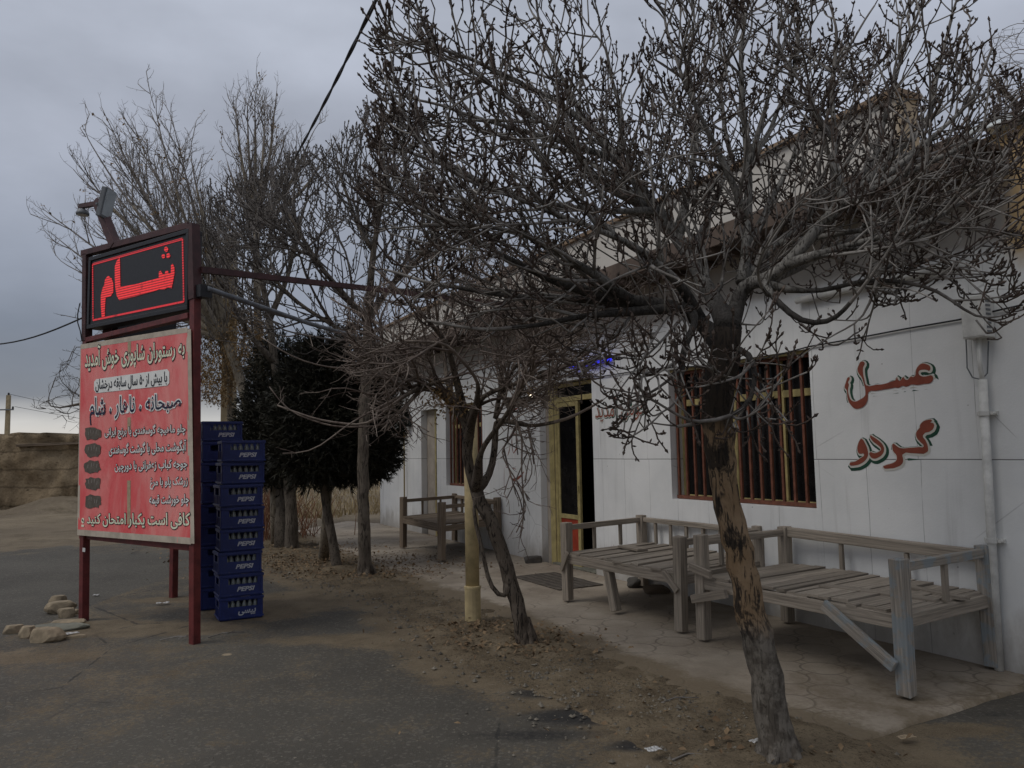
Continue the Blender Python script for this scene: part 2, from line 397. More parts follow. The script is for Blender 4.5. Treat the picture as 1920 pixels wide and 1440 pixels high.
def paving_mat():
    m_, nt, b = mat('paving'); k = NT(nt); o = k.obj()
    wob = k.n('ShaderNodeTexNoise'); wob.inputs['Scale'].default_value = 2.2; k.set(wob.inputs['Vector'], o)
    vv = k.n('ShaderNodeVectorMath', operation='MULTIPLY_ADD'); k.set(vv.inputs[0], wob.outputs['Color']); vv.inputs[1].default_value = (.07, .07, 0); k.set(vv.inputs[2], o)
    v = vv.outputs[0]
    def ringfield(loc):
        s_ = k.scale(v, (2.6, 2.6, 0), loc)
        f = k.n('ShaderNodeVectorMath', operation='FRACTION'); k.set(f.inputs[0], s_)
        d = k.n('ShaderNodeVectorMath', operation='DISTANCE'); k.set(d.inputs[0], f.outputs[0]); d.inputs[1].default_value = (.5, .5, 0)
        return d.outputs['Value']
    d1, d2 = ringfield((0, 0, 0)), ringfield((.5, .5, 0))
    r1 = k.ramp(k.math('ABSOLUTE', k.math('SUBTRACT', d1, 0.40)), 0.008, 0.035, 1, 0)
    r2 = k.math('MULTIPLY', k.ramp(k.math('ABSOLUTE', k.math('SUBTRACT', d2, 0.40)), 0.008, 0.035, 1, 0), k.ramp(d1, 0.39, 0.41))
    line = k.math('MULTIPLY', k.math('MAXIMUM', r1, r2), k.ramp(k.noise(1.5, 5, 0.65, o), 0.38, 0.62, 0.05, 1.0))
    c = k.mix(k.ramp(k.noise(1.2, 6, 0.65, o), 0.3, 0.72), (0.235, 0.192, 0.145), (0.37, 0.318, 0.252))
    c = k.mix(k.math('MULTIPLY', k.ramp(k.noise(60, 3, 0.7, o), 0.5, 0.7), 0.45), c, (0.40, 0.345, 0.27))
    c = k.mix(k.math('MULTIPLY', k.ramp(k.noise(0.7, 5, 0.65, o), 0.52, 0.68), 0.6), c, (0.17, 0.14, 0.105))
    c = k.mix(k.math('MULTIPLY', line, 0.5), c, (0.09, 0.072, 0.055))
    at_ = k.n('ShaderNodeAttribute', attribute_name='masks'); sp = k.n('ShaderNodeSeparateColor'); k.set(sp.inputs[0], at_.outputs['Color'])
    br = k.math('ADD', k.noise(2.6, 6, 0.7, o), k.math('MULTIPLY', k.noise(30, 4, 0.7, o), 0.4))
    df = k.math('MULTIPLY', k.ramp(k.math('ADD', k.math('MULTIPLY', sp.outputs[0], 1.5), k.math('SUBTRACT', br, 1.25)), 0.0, 0.35), 0.9)
    c = k.mix(df, c, k.mix(k.noise(40, 4, 0.7, o), (0.10, 0.076, 0.048), (0.20, 0.155, 0.10)))
    k.set(b.inputs['Base Color'], c); b.inputs['Roughness'].default_value = 0.85; b.inputs['Specular IOR Level'].default_value = 0.25
    k.set(b.inputs['Normal'], k.bump(k.math('SUBTRACT', k.math('MULTIPLY', k.noise(70, 4, 0.65, o), 0.8), k.math('MULTIPLY', line, 1.3)), 0.6, 0.006))
    return m_

def soil_mat():
    m_, nt, b = mat('soil'); k = NT(nt); p = k.pos()
    c = k.mix(k.ramp(k.noise(2.5, 6, 0.65, p), 0.3, 0.7), (0.105, 0.08, 0.052), (0.20, 0.158, 0.105))
    c = k.mix(k.math('MULTIPLY', k.ramp(k.noise(42, 4, 0.75, p), 0.5, 0.66), 0.7), c, (0.03, 0.023, 0.016))
    c = k.mix(k.math('MULTIPLY', k.ramp(k.noise(110, 3, 0.7, p), 0.56, 0.7), 0.6), c, (0.25, 0.20, 0.14))
    k.set(b.inputs['Base Color'], c); b.inputs['Roughness'].default_value = 0.95; b.inputs['Specular IOR Level'].default_value = 0.1
    k.set(b.inputs['Normal'], k.bump(k.noise(50, 5, 0.7, p), 1.0, 0.015))
    return m_

def ground_mat():
    m_, nt, b = mat('dry_ground'); k = NT(nt); p = k.pos()
    c = k.mix(k.ramp(k.noise(0.25, 6, 0.65, p), 0.35, 0.65), (0.155, 0.125, 0.09), (0.24, 0.195, 0.135))
    c = k.mix(k.math('MULTIPLY', k.ramp(k.noise(1.6, 6, 0.7, p), 0.5, 0.66), 0.6), c, (0.10, 0.078, 0.05))
    c = k.mix(k.math('MULTIPLY', k.ramp(k.noise(9, 4, 0.7, p), 0.55, 0.7), 0.5), c, (0.30, 0.25, 0.18))
    k.set(b.inputs['Base Color'], c); b.inputs['Roughness'].default_value = 0.95; b.inputs['Specular IOR Level'].default_value = 0.1
    k.set(b.inputs['Normal'], k.bump(k.noise(14, 6, 0.7, p), 1.0, 0.05))
    return m_

def mud_mat():
    m_, nt, b = mat('mud_plaster'); k = NT(nt); p = k.obj()
    c = k.mix(k.ramp(k.noise(0.8, 6, 0.65, p), 0.3, 0.7), (0.20, 0.15, 0.095), (0.31, 0.24, 0.155))
    c = k.mix(k.ramp(k.vor(6, p), 0.03, 0.12, 0.6, 0), c, (0.08, 0.058, 0.036))
    c = k.mix(k.math('MULTIPLY', k.ramp(k.noise(14, 5, 0.75, p), 0.5, 0.66), 0.65), c, (0.12, 0.088, 0.054))
    c = k.mix(k.math('MULTIPLY', k.ramp(k.vor(2.3, k.scale(p, (1, 1, 1.6))), 0.05, 0.16, 1, 0), 0.75), c, (0.05, 0.037, 0.024))
    sxm = k.n('ShaderNodeSeparateXYZ'); k.set(sxm.inputs[0], p)
    c = k.mix(k.ramp(k.math('ABSOLUTE', k.math('SUBTRACT', k.math('FRACT', k.math('MULTIPLY', k.math('ADD', sxm.outputs[2], k.math('MULTIPLY', k.noise(0.9, 4, 0.6, p), 0.4)), 1.7)), 0.5)), 0.02, 0.07, 0.55, 0), c, (0.075, 0.055, 0.036))
    k.set(b.inputs['Base Color'], c); b.inputs['Roughness'].default_value = 0.95; b.inputs['Specular IOR Level'].default_value = 0.1
    k.set(b.inputs['Normal'], k.bump(k.noise(7, 6, 0.7, p), 1.0, 0.08))
    return m_

def emit_mat(name, c, strength, rows=None):
    m_, nt, b = mat(name); k = NT(nt)
    b.inputs['Base Color'].default_value = (c[0] * .3, c[1] * .3, c[2] * .3, 1)
    b.inputs['Emission Color'].default_value = (*c, 1); b.inputs['Emission Strength'].default_value = strength
    if rows:                 # lamp rows of a dot-matrix display, with a few dead modules
        o = k.obj(); sx = k.n('ShaderNodeSeparateXYZ'); k.set(sx.inputs[0], o)
        f = k.math('FRACT', k.math('MULTIPLY', sx.outputs[2], rows)); g = k.math('FRACT', k.math('MULTIPLY', sx.outputs[0], rows))
        s_ = k.math('MULTIPLY', k.ramp(k.math('ABSOLUTE', k.math('SUBTRACT', f, 0.5)), 0.18, 0.42, 1, 0.08), k.ramp(k.math('ABSOLUTE', k.math('SUBTRACT', g, 0.5)), 0.25, 0.5, 1, 0.55))
        s_ = k.math('MULTIPLY', s_, k.ramp(k.noise(9, 3, 0.6, o), 0.3, 0.42, 0.35, 1))
        k.set(b.inputs['Emission Strength'], k.math('MULTIPLY', s_, strength))
    return m_

def vinyl_mat():
    m_, nt, b = mat('red_vinyl'); k = NT(nt); o = k.obj()
    st = k.scale(o, (2.2, 2, 0.9))
    f = k.ramp(k.noise(1.3, 5, 0.6, st, 0.7), 0.32, 0.68)
    c = k.mix(f, (0.70, 0.085, 0.09), (0.76, 0.25, 0.225))
    sx = k.n('ShaderNodeSeparateXYZ'); k.set(sx.inputs[0], o)
    c = k.mix(k.math('MULTIPLY', k.ramp(k.math('ADD', sx.outputs[2], k.math('MULTIPLY', k.noise(2, 4, .6, o), .3)), 0.28, 0.02), 0.5), c, (0.60, 0.33, 0.24))
    cre = k.ramp(k.noise(1.0, 3, 0.5, k.scale(o, (5, 5, 1.2)), 1.5), 0.60, 0.66)
    c = k.mix(k.math('MULTIPLY', cre, 0.25), c, (0.62, 0.34, 0.30))
    k.set(b.inputs['Base Color'], c); b.inputs['Roughness'].default_value = 0.5
    k.set(b.inputs['Normal'], k.bump(k.noise(1.0, 4, 0.55, k.scale(o, (6, 6, 2.0)), 1.2), 0.55, 0.02))
    return m_

def glass_mat():
    m_, nt, b = mat('dark_pane'); k = NT(nt); o = k.obj()
    k.set(b.inputs['Base Color'], k.mix(k.noise(3, 4, 0.6, o), (0.004, 0.004, 0.005), (0.014, 0.013, 0.013)))
    k.set(b.inputs['Roughness'], k.ramp(k.noise(6, 4, 0.6, o), 0.3, 0.7, 0.1, 0.3)); b.inputs['Specular IOR Level'].default_value = 0.25
    return m_

def crate_mat():
    m_, nt, b = mat('blue_plastic'); k = NT(nt); o = k.obj(); r = k.n('ShaderNodeObjectInfo').outputs['Random']
    c = k.mix(k.ramp(k.noise(8, 5, 0.65, o), 0.3, 0.7), (0.008, 0.015, 0.085), (0.013, 0.026, 0.145))
    c = k.mix(k.math('MULTIPLY', r, 0.5), c, (0.022, 0.034, 0.12))
    c = k.mix(k.math('MULTIPLY', k.ramp(k.noise(26, 4, 0.7, o), 0.6, 0.72), 0.45), c, (0.09, 0.09, 0.11))
    k.set(b.inputs['Base Color'], c); b.inputs['Roughness'].default_value = 0.5; b.inputs['Specular IOR Level'].default_value = 0.4
    return m_
M = dict(
    facade=facade_mat(), asphalt=asphalt_mat(), paving=paving_mat(), soil=soil_mat(), ground=ground_mat(), mud=mud_mat(), vinyl=vinyl_mat(), pane=glass_mat(),
    wood=wood_mat('weathered_wood', (0.44, 0.38, 0.31), (0.215, 0.184, 0.148)),
    wood_brown=wood_mat('brown_wood', (0.30, 0.235, 0.17), (0.14, 0.108, 0.08)),
    wood_blue=wood_mat('wood_with_old_blue_paint', (0.42, 0.375, 0.32), (0.21, 0.185, 0.155), (0.22, 0.26, 0.28)),
    eave=basic('eave_boards', (0.135, 0.098, 0.076), 0.85, 0.5, 3.0), coping=basic('coping', (0.31, 0.215, 0.14), 0.85, 0.45, 3.0),
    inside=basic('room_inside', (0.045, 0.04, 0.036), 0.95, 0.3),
    roof=basic('roof_felt', (0.20, 0.18, 0.16), 0.9, 0.3),
    cream=basic('cream_paint', (0.50, 0.41, 0.18), 0.5, 0.35, 9), reveal=basic('beige_reveal', (0.46, 0.40, 0.33), 0.85, 0.3, 4),
    redpanel=basic('red_panel', (0.42, 0.055, 0.025), 0.5, 0.35, 7), rust=basic('grille_red_oxide', (0.20, 0.072, 0.042), 0.65, 0.5, 14),
    maroon=basic('maroon_paint', (0.155, 0.028, 0.026), 0.5, 0.5, 9), maroon_dark=basic('maroon_weathered', (0.072, 0.026, 0.026), 0.6, 0.5, 9),
    ledboard=basic('display_board', (0.020, 0.021, 0.026), 0.55, 0.3, 30), black=basic('black_casing', (0.014, 0.014, 0.017), 0.5, 0.3, 12),
    led=emit_mat('red_lamps', (1.0, 0.035, 0.04), 0.62, 42.0), led_dim=emit_mat('red_lamps_dim', (1.0, 0.04, 0.055), 0.42, 42.0),
    cloth=basic('faded_hem', (0.52, 0.45, 0.36), 0.8, 0.3, 8), hole=basic('strip_under_tear', (0.44, 0.34, 0.22), 0.8, 0.3, 20),
    ink=basic('dark_ink', (0.014, 0.016, 0.028), 0.6, 0.2), navy=basic('navy_ink', (0.012, 0.016, 0.05), 0.6, 0.2), cream_ink=basic('cream_ink', (0.80, 0.79, 0.60), 0.6, 0.2, 5, (0.72, 0.76, 0.56)),
    white_ink=basic('pale_ink', (0.80, 0.80, 0.76), 0.6, 0.15), blob=basic('grey_brown_overpaint', (0.075, 0.058, 0.045), 0.8, 0.4, 25, (0.12, 0.10, 0.08)),
    scratch=basic('scratched_pale', (0.32, 0.29, 0.26), 0.8, 0.3),
    crate=crate_mat(), logo=basic('white_print', (0.50, 0.51, 0.54), 0.6, 0.25, 40),
    wred=basic('wall_paint_red', (0.27, 0.068, 0.040), 0.8, 0.25, 12), wgreen=basic('wall_paint_green', (0.018, 0.075, 0.045), 0.8, 0.3, 12), wwhite=basic('wall_paint_white', (0.62, 0.60, 0.54), 0.8, 0.15),
    polecream=basic('cream_pole_paint', (0.60, 0.48, 0.26), 0.6, 0.45, 5), concrete=basic('pole_concrete', (0.36, 0.29, 0.18), 0.9, 0.3, 5),
    whitepipe=basic('white_pipe', (0.69, 0.68, 0.64), 0.6, 0.3, 9), greypipe=basic('grey_pipe', (0.21, 0.22, 0.24), 0.5, 0.4, 6, metal=0.3), cable=basic('black_cable', (0.018, 0.018, 0.02), 0.6, 0.2),
    gaspipe=basic('gas_pipe_paint', (0.42, 0.34, 0.18), 0.6, 0.3, 8), brass=basic('yellow_valve', (0.45, 0.28, 0.05), 0.45, 0.3),
    stone=basic('sandstone', (0.34, 0.27, 0.18), 0.95, 0.45, 9, bump=0.7, bscale=18), stone_grey=basic('grey_stone', (0.22, 0.215, 0.17), 0.95, 0.4, 9, bump=0.7, bscale=18), darkstone=basic('dark_stone', (0.10, 0.092, 0.08), 0.95, 0.4, 9, bump=0.7, bscale=20),
    mat_=basic('door_mat', (0.12, 0.10, 0.08), 0.98, 0.4, 12), paper=basic('paper', (0.55, 0.54, 0.52), 0.8, 0.2),
    metal=basic('white_sheet_metal', (0.62, 0.65, 0.64), 0.45, 0.25, 3, metal=0.2), lampglass=basic('lamp_glass', (0.42, 0.46, 0.48), 0.2, 0.2), steel=basic('grey_steel', (0.16, 0.17, 0.18), 0.5, 0.3),
    conifer=twig_mat('conifer_green', (0.010, 0.010, 0.007), (0.042, 0.039, 0.024), 3), litter=twig_mat('dead_leaves', (0.085, 0.05, 0.026), (0.26, 0.18, 0.10), 5), grass=twig_mat('dry_grass', (0.20, 0.145, 0.07), (0.36, 0.28, 0.15), 1.2),
    pebble=twig_mat('pebbles', (0.05, 0.043, 0.034), (0.21, 0.185, 0.145), 3),
    dryleaf=twig_mat('dry_hanging_leaves', (0.13, 0.075, 0.032), (0.33, 0.22, 0.10), 4), reds=twig_mat('red_stems', (0.14, 0.055, 0.03), (0.22, 0.11, 0.06), 4),
    bark_ash=bark_mat('bark_ash', (0.175, 0.112, 0.06), (0.26, 0.182, 0.112), kind='ash'), limb_ash=bark_mat('limb_ash', (0.14, 0.132, 0.12), (0.27, 0.255, 0.23), (0.055, 0.048, 0.042), kind='limb', sc=1.5),
    twig_ash=twig_mat('twig_ash', (0.07, 0.058, 0.050), (0.30, 0.28, 0.255)), bud=twig_mat('shoots_with_buds', (0.028, 0.018, 0.014), (0.10, 0.074, 0.058)),
    bark_thorn=bark_mat('bark_thorn', (0.085, 0.066, 0.05), (0.145, 0.118, 0.092), (0.016, 0.013, 0.011), sc=1.2), twig_thorn=twig_mat('twig_thorn', (0.060, 0.038, 0.030), (0.24, 0.195, 0.16)),
    bark_grey=bark_mat('bark_grey', (0.10, 0.082, 0.064), (0.165, 0.138, 0.108), (0.04, 0.032, 0.025), sc=0.8), twig_grey=twig_mat('twig_grey', (0.05, 0.042, 0.037), (0.17, 0.15, 0.132)),
    bark_pale=bark_mat('bark_pale', (0.20, 0.165, 0.12), (0.30, 0.26, 0.20), (0.08, 0.06, 0.045), sc=0.8), twig_far=twig_mat('twig_far', (0.115, 0.098, 0.085), (0.27, 0.24, 0.21)),
    neon=emit_mat('blue_tube', (0.03, 0.04, 1.0), 0.9), bulb=emit_mat('warm_bulb', (1.0, 0.86, 0.66), 2.2),
)

# ------------------------------------------------------------------ ground, yard, paving
def sheet(name, x0, x1, y0, y1, z, m_, n=1):
    b = MB()
    for i in range(n):
        for j in range(n):
            xa, xb = x0 + (x1 - x0) * i / n, x0 + (x1 - x0) * (i + 1) / n
            ya, yb = y0 + (y1 - y0) * j / n, y0 + (y1 - y0) * (j + 1) / n
            b.quad((xa, ya, z), (xb, ya, z), (xb, yb, z), (xa, yb, z))
    return tag(b.build(name, m_), kind='structure')
sheet('ground', -900, 900, -300, 2200, 0.0, M['ground'])

def dist_poly(P, poly, closed=False):
    """distance of points (N,2) to a polyline"""
    P = np.asarray(P); best = np.full(len(P), 1e9)
    n = len(poly); 
    for i in range(n if closed else n - 1):
        a = np.array(poly[i][:2]); b = np.array(poly[(i + 1) % n][:2]); ab = b - a
        t = np.clip(((P - a) @ ab) / max(ab @ ab, 1e-9), 0, 1)
        best = np.minimum(best, np.hypot(*(P - (a + t[:, None] * ab)).T))
    return best
def inside(P, poly):
    P = np.asarray(P); c = np.zeros(len(P), bool); n = len(poly)
    for i in range(n):
        x1, y1 = poly[i][:2]; x2, y2 = poly[(i + 1) % n][:2]
        cond = ((y1 > P[:, 1]) != (y2 > P[:, 1])) & (P[:, 0] < (x2 - x1) * (P[:, 1] - y1) / (y2 - y1 + 1e-12) + x1)
        c ^= cond
    return c
def gp(*pts): return [tuple(G(*p))[:2] for p in pts]
# front edge of the paving (seen edge, left to right), and the outer edge of the planting strip
pave_edge = gp((548, 1004), (600, 1035), (660, 1062), (720, 1085), (800, 1115), (900, 1150), (1010, 1195), (1120, 1245), (1260, 1300), (1420, 1350), (1585, 1405))
bed_edge = gp((470, 1030), (540, 1065), (640, 1095), (760, 1130), (840, 1190), (900, 1235), (1010, 1275), (1130, 1320), (1260, 1385), (1380, 1460), (1560, 1580))
pave_end = gp((1585, 1405), (1690, 1372), (1800, 1335), (1920, 1297)) 
pe = np.array(pave_end[-1]) + (np.array(pave_end[-1]) - np.array(pave_end[0])) * 0.35
pave_poly = pave_edge + pave_end[1:] + [tuple(pe)] + [tuple(F(15.2, 0.05, 0))[:2], tuple(F(0.0, 0.05, 0))[:2], tuple(F(-1.2, -0.4, 0))[:2], tuple(G(560, 996))[:2]]
bed_poly = pave_edge + gp((1600, 1440), (1620, 1590)) + bed_edge[::-1]

def masked(name, P, faces, masks, z, m_, loc=(0, 0, 0)):
    me = bpy.data.meshes.new(name)
    me.from_pydata([(p[0], p[1], zz) for p, zz in zip(P, z)], [], faces)
    a = me.color_attributes.new('masks', 'FLOAT_COLOR', 'POINT')
    col = np.zeros((len(P), 4), np.float32); col[:, 0] = masks[0]; col[:, 1] = masks[1]; col[:, 3] = 1
    a.data.foreach_set('color', col.ravel())
    me.materials.append(m_); me.polygons.foreach_set('use_smooth', [True] * len(me.polygons)); me.update()
    o = bpy.data.objects.new(name, me); C.objects.link(o); o['kind'] = 'structure'
    return o
def fbm(P, sc, seed=0.0):
    return np.array([mnoise.fractal(Vector((x * sc + seed, y * sc, seed)), 0.6, 2.1, 4) for x, y in P])

xs = np.arange(-17, 8.01, 0.085); ys = np.concatenate([np.arange(-3, 3, 0.3), np.arange(3, 15.3, 0.075)])
gx, gy = np.meshgrid(xs, ys); P = np.stack([gx.ravel(), gy.ravel()], 1)
nx = len(xs)
nz = fbm(P, 0.7, 3.3)
d_bed = np.where(inside(P, bed_poly), 0.0, dist_poly(P, bed_poly, True))
dirt = np.clip(1.0 - d_bed / 1.1, 0, 1) ** 1.0
for (px, py, rx, ry, a) in ((300, 1180, 1.3, 0.5, .75), (520, 1140, .9, .9, .8), (640, 1120, 1.2, .7, .9), (330, 1125, .8, .3, .75), (170, 1175, .9, .35, .8), (60, 1235, 1.1, .4, .6), (420, 1290, 2.2, .5, .35), (800, 1200, 1.2, .5, .8), (650, 1200, 1.5, .35, .6), (560, 1085, .8, .3, .6), (1000, 1390, .7, .2, .25), (420, 1400, .35, .12, .5), (1790, 1370, .5, .16, .7)):
    c = G(px, py); dirt = np.maximum(dirt, a * np.exp(-(((P[:, 0] - c.x) / rx) ** 2 + ((P[:, 1] - c.y) / ry) ** 2)))
far = np.clip((P[:, 1] + nz * 0.7 - 13.6) / 1.0, 0, 1)
dirt = np.maximum(dirt, far)
dirt = np.maximum(dirt, 0.36 + .10 * fbm(P, .5, 5.5))
dirt = np.where((P[:, 0] < -4.6) & (P[:, 1] < 13), np.minimum(dirt, 0.16 + 0.5 * far + np.clip(1 - (P[:, 0] + 6) ** 2 * .4, 0, .1)), dirt)
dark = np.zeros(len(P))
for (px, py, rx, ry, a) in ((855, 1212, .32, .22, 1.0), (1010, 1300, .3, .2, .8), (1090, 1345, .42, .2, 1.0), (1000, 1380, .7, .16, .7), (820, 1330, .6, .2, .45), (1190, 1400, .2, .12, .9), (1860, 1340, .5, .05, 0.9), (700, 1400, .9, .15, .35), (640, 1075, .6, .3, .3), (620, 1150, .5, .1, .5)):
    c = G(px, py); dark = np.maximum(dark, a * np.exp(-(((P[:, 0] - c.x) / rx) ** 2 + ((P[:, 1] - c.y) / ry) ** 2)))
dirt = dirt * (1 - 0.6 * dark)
idx = np.arange(len(P)).reshape(len(ys), nx)
faces = np.stack([idx[:-1, :-1].ravel(), idx[:-1, 1:].ravel(), idx[1:, 1:].ravel(), idx[1:, :-1].ravel()], 1).tolist()
z = 0.006 + 0.002 * nz * 0
masked('asphalt_yard', P, faces, (dirt, dark), np.full(len(P), 0.006), M['asphalt'])

# paving slab: fine grid whose outer ring is pulled onto a ragged, crumbling outline
def ragged(line, amp, seed, stepl=.05):
    o = []
    for i in range(len(line) - 1):
        a = np.array(line[i]); b_ = np.array(line[i + 1]); L_ = np.hypot(*(b_ - a)); n_ = max(1, int(L_ / stepl)); nrm = np.array([-(b_ - a)[1], (b_ - a)[0]]) / L_
        for k in range(n_):
            p = a + (b_ - a) * k / n_; w = mnoise.fractal(Vector((p[0] * 2.2 + seed, p[1] * 2.2, seed)), .8, 2.2, 5) * amp
            o.append(tuple(p + nrm * w))
    o.append(tuple(line[-1])); return o
front_line = ragged(pave_edge, .09, 3.0); end_line = ragged(pave_end + [tuple(pe)], .035, 7.0)
pave_rag = front_line + end_line[1:] + pave_poly[len(pave_edge) + len(pave_end):]
def nearest_on(P, poly):
    best = np.full(len(P), 1e9); Q = P.copy(); n_ = len(poly)
    for i in range(n_):
        a = np.array(poly[i]); b_ = np.array(poly[(i + 1) % n_]); ab = b_ - a
        t = np.clip(((P - a) @ ab) / max(ab @ ab, 1e-9), 0, 1); c = a + t[:, None] * ab; d = np.hypot(*(P - c).T); u = d < best
        best[u] = d[u]; Q[u] = c[u]
    return Q
xs = np.arange(-5.5, 6.0, 0.05); ys = np.arange(3.0, 20.0, 0.05)
gx, gy = np.meshgrid(xs, ys); P = np.stack([gx.ravel(), gy.ravel()], 1)
ins = inside(P, pave_rag)
idx = np.arange(len(P)).reshape(len(ys), len(xs))
q = np.stack([idx[:-1, :-1].ravel(), idx[:-1, 1:].ravel(), idx[1:, 1:].ravel(), idx[1:, :-1].ravel()], 1)
q = q[ins[q].any(1)]
sel = np.unique(q); remap = -np.ones(len(P), int); remap[sel] = np.arange(len(sel))
Ps = P[sel].copy(); outm = ~ins[sel]; Ps[outm] = nearest_on(Ps[outm], pave_rag)
de = dist_poly(Ps, pave_edge)
Lp = np.array([list(FACADE.inverted() @ Vector((x, y, 0)))[:2] for x, y in Ps])
pd = np.clip(1 - de / 0.7, 0, 1) * 0.95
de2 = dist_poly(Ps, pave_end); pd = np.maximum(pd, np.clip(1 - de2 / .25, 0, 1) * .55); pd = np.maximum(pd, np.clip((8.0 - Ps[:, 1]) / 3.0, 0, 1) * .47)
pv = masked('pavement', Lp, remap[q].tolist(), (pd, pd * 0), np.where(outm, .007, .026), M['paving'])
pv.matrix_world = FACADE

# planting strip: lumpy soil
xs = np.arange(-6.5, 2.6, 0.05); ys = np.arange(3.2, 16.2, 0.05)
gx, gy = np.meshgrid(xs, ys); P = np.stack([gx.ravel(), gy.ravel()], 1)
dd = dist_poly(P, bed_poly, True); ins = inside(P, bed_poly)
sd_ = np.where(ins, dd, -dd)
keep = sd_ > -0.30
sel = np.flatnonzero(keep); remap = -np.ones(len(P), int); remap[sel] = np.arange(len(sel))
Ps = P[sel]; h = np.clip((sd_[sel] + 0.12) / 0.30, -1, 1)
edge = np.clip((sd_[sel] + .27) / .2, 0, 1)
z = -0.004 + 0.034 * edge + edge * (0.026 * fbm(Ps, 2.5, 1.7) + 0.014 * fbm(Ps, 9.0, 4.2)) + (1 - edge) * .008 * fbm(Ps, 6., 9.)
z = np.where(dist_poly(Ps, pave_edge) < 0.18, np.minimum(z, 0.05), z)
for (px, py, a) in ((935, 1205, .05), (640, 1075, .05), (1460, 1435, .03), (530, 1035, .04)):
    c = G(px, py); z += a * np.exp(-((Ps[:, 0] - c.x) ** 2 + (Ps[:, 1] - c.y) ** 2) / 0.16)
idx = np.arange(len(P)).reshape(len(ys), len(xs))
q = np.stack([idx[:-1, :-1].ravel(), idx[:-1, 1:].ravel(), idx[1:, 1:].ravel(), idx[1:, :-1].ravel()], 1)
q = q[(keep[q]).all(1)]
masked('soil', Ps, remap[q].tolist(), (0, 0), z, M['soil'])
def soil_h(x, y): return 0.03

# ------------------------------------------------------------------ lettering helpers
JOIN = {  # isolated form, dual-joining?
    'ا': (0xFE8D, 0), 'آ': (0xFE81, 0), 'ب': (0xFE8F, 1), 'پ': (0xFB56, 1), 'ت': (0xFE95, 1), 'ج': (0xFE9D, 1), 'چ': (0xFB7A, 1), 'ح': (0xFEA1, 1), 'خ': (0xFEA5, 1), 'د': (0xFEA9, 0),
    'ر': (0xFEAD, 0), 'ز': (0xFEAF, 0), 'س': (0xFEB1, 1), 'ش': (0xFEB5, 1), 'ص': (0xFEB9, 1), 'ع': (0xFEC9, 1), 'غ': (0xFECD, 1), 'ف': (0xFED1, 1), 'ق': (0xFED5, 1), 'ک': (0xFB8E, 1), 'گ': (0xFB92, 1),
    'ل': (0xFEDD, 1), 'م': (0xFEE1, 1), 'ن': (0xFEE5, 1), 'و': (0xFEED, 0), 'ه': (0xFEE9, 1), 'ی': (0xFBFC, 1)}
def shape(txt):
    """joined letter forms in drawing order (left to right)"""
    o = []
    for i, ch in enumerate(txt):
        if ch == 'ـ': o.append(ch); continue
        if ch not in JOIN: o.append(ch); continue
        base, dual = JOIN[ch]
        prev = i > 0 and (txt[i - 1] == 'ـ' or JOIN.get(txt[i - 1], (0, 0))[1])
        nxt = dual and i + 1 < len(txt) and (txt[i + 1] in JOIN or txt[i + 1] == 'ـ')
        o.append(chr(base + ((3 if nxt else 1) if prev else (2 if nxt else 0))))
    s_ = ''.join(reversed(o))
    import re
    return re.sub('[\u06f0-\u06f9]+', lambda q_: q_.group(0)[::-1], s_)
def text_mesh(txt, offset=0.0, shear=0.0):
    c = bpy.data.curves.new('lettering', 'FONT'); c.body = txt; c.fill_mode = 'FRONT'; c.offset = offset; c.resolution_u = 3; c.shear = shear
    o = bpy.data.objects.new('lettering', c); C.objects.link(o)
    dg = bpy.context.evaluated_depsgraph_get(); dg.update()
    me = bpy.data.meshes.new_from_object(o.evaluated_get(dg))
    v = np.array([list(x.co) for x in me.vertices]) if len(me.vertices) else np.zeros((0, 3)); f = [tuple(p.vertices) for p in me.polygons]
    bpy.data.objects.remove(o); bpy.data.curves.remove(c); bpy.data.meshes.remove(me)
    return v, f
def curve_mesh(loops, offset=0.0, smooth=True):
    c = bpy.data.curves.new('lettering', 'CURVE'); c.dimensions = '2D'; c.fill_mode = 'BOTH'; c.offset = offset; c.resolution_u = 3
    for lp in loops:
        sp = c.splines.new('BEZIER'); sp.bezier_points.add(len(lp) - 1); sp.use_cyclic_u = True
        for bp, p in zip(sp.bezier_points, lp):
            bp.co = (p[0], p[1], 0); bp.handle_left_type = bp.handle_right_type = 'AUTO' if smooth else 'VECTOR'
    o = bpy.data.objects.new('lettering', c); C.objects.link(o)
    dg = bpy.context.evaluated_depsgraph_get(); dg.update()
    me = bpy.data.meshes.new_from_object(o.evaluated_get(dg))
    v = np.array([list(x.co) for x in me.vertices]); f = [tuple(p.vertices) for p in me.polygons]
    bpy.data.objects.remove(o); bpy.data.curves.remove(c); bpy.data.meshes.remove(me)
    return v, f
def place_flat(name, v, f, frame, y, m_, parent):
    """letters drawn in (x, z) of a parent, y metres in front"""
    b = MB(); b.v = [Vector((p[0], y, p[1])) for p in v]; b.f = [tuple(q) for q in f]; b.uv = [None] * len(b.f)
    return b.build(name, m_, parent)
def fit(v, ref, x0, x1, z0, z1):
    a, b_ = ref[:, :2].min(0), ref[:, :2].max(0)
    s_ = np.array([(x1 - x0) / (b_[0] - a[0]), (z1 - z0) / (b_[1] - a[1])])
    q = v.copy(); q[:, :2] = (v[:, :2] - a) * s_ + np.array([x0, z0])
    return q

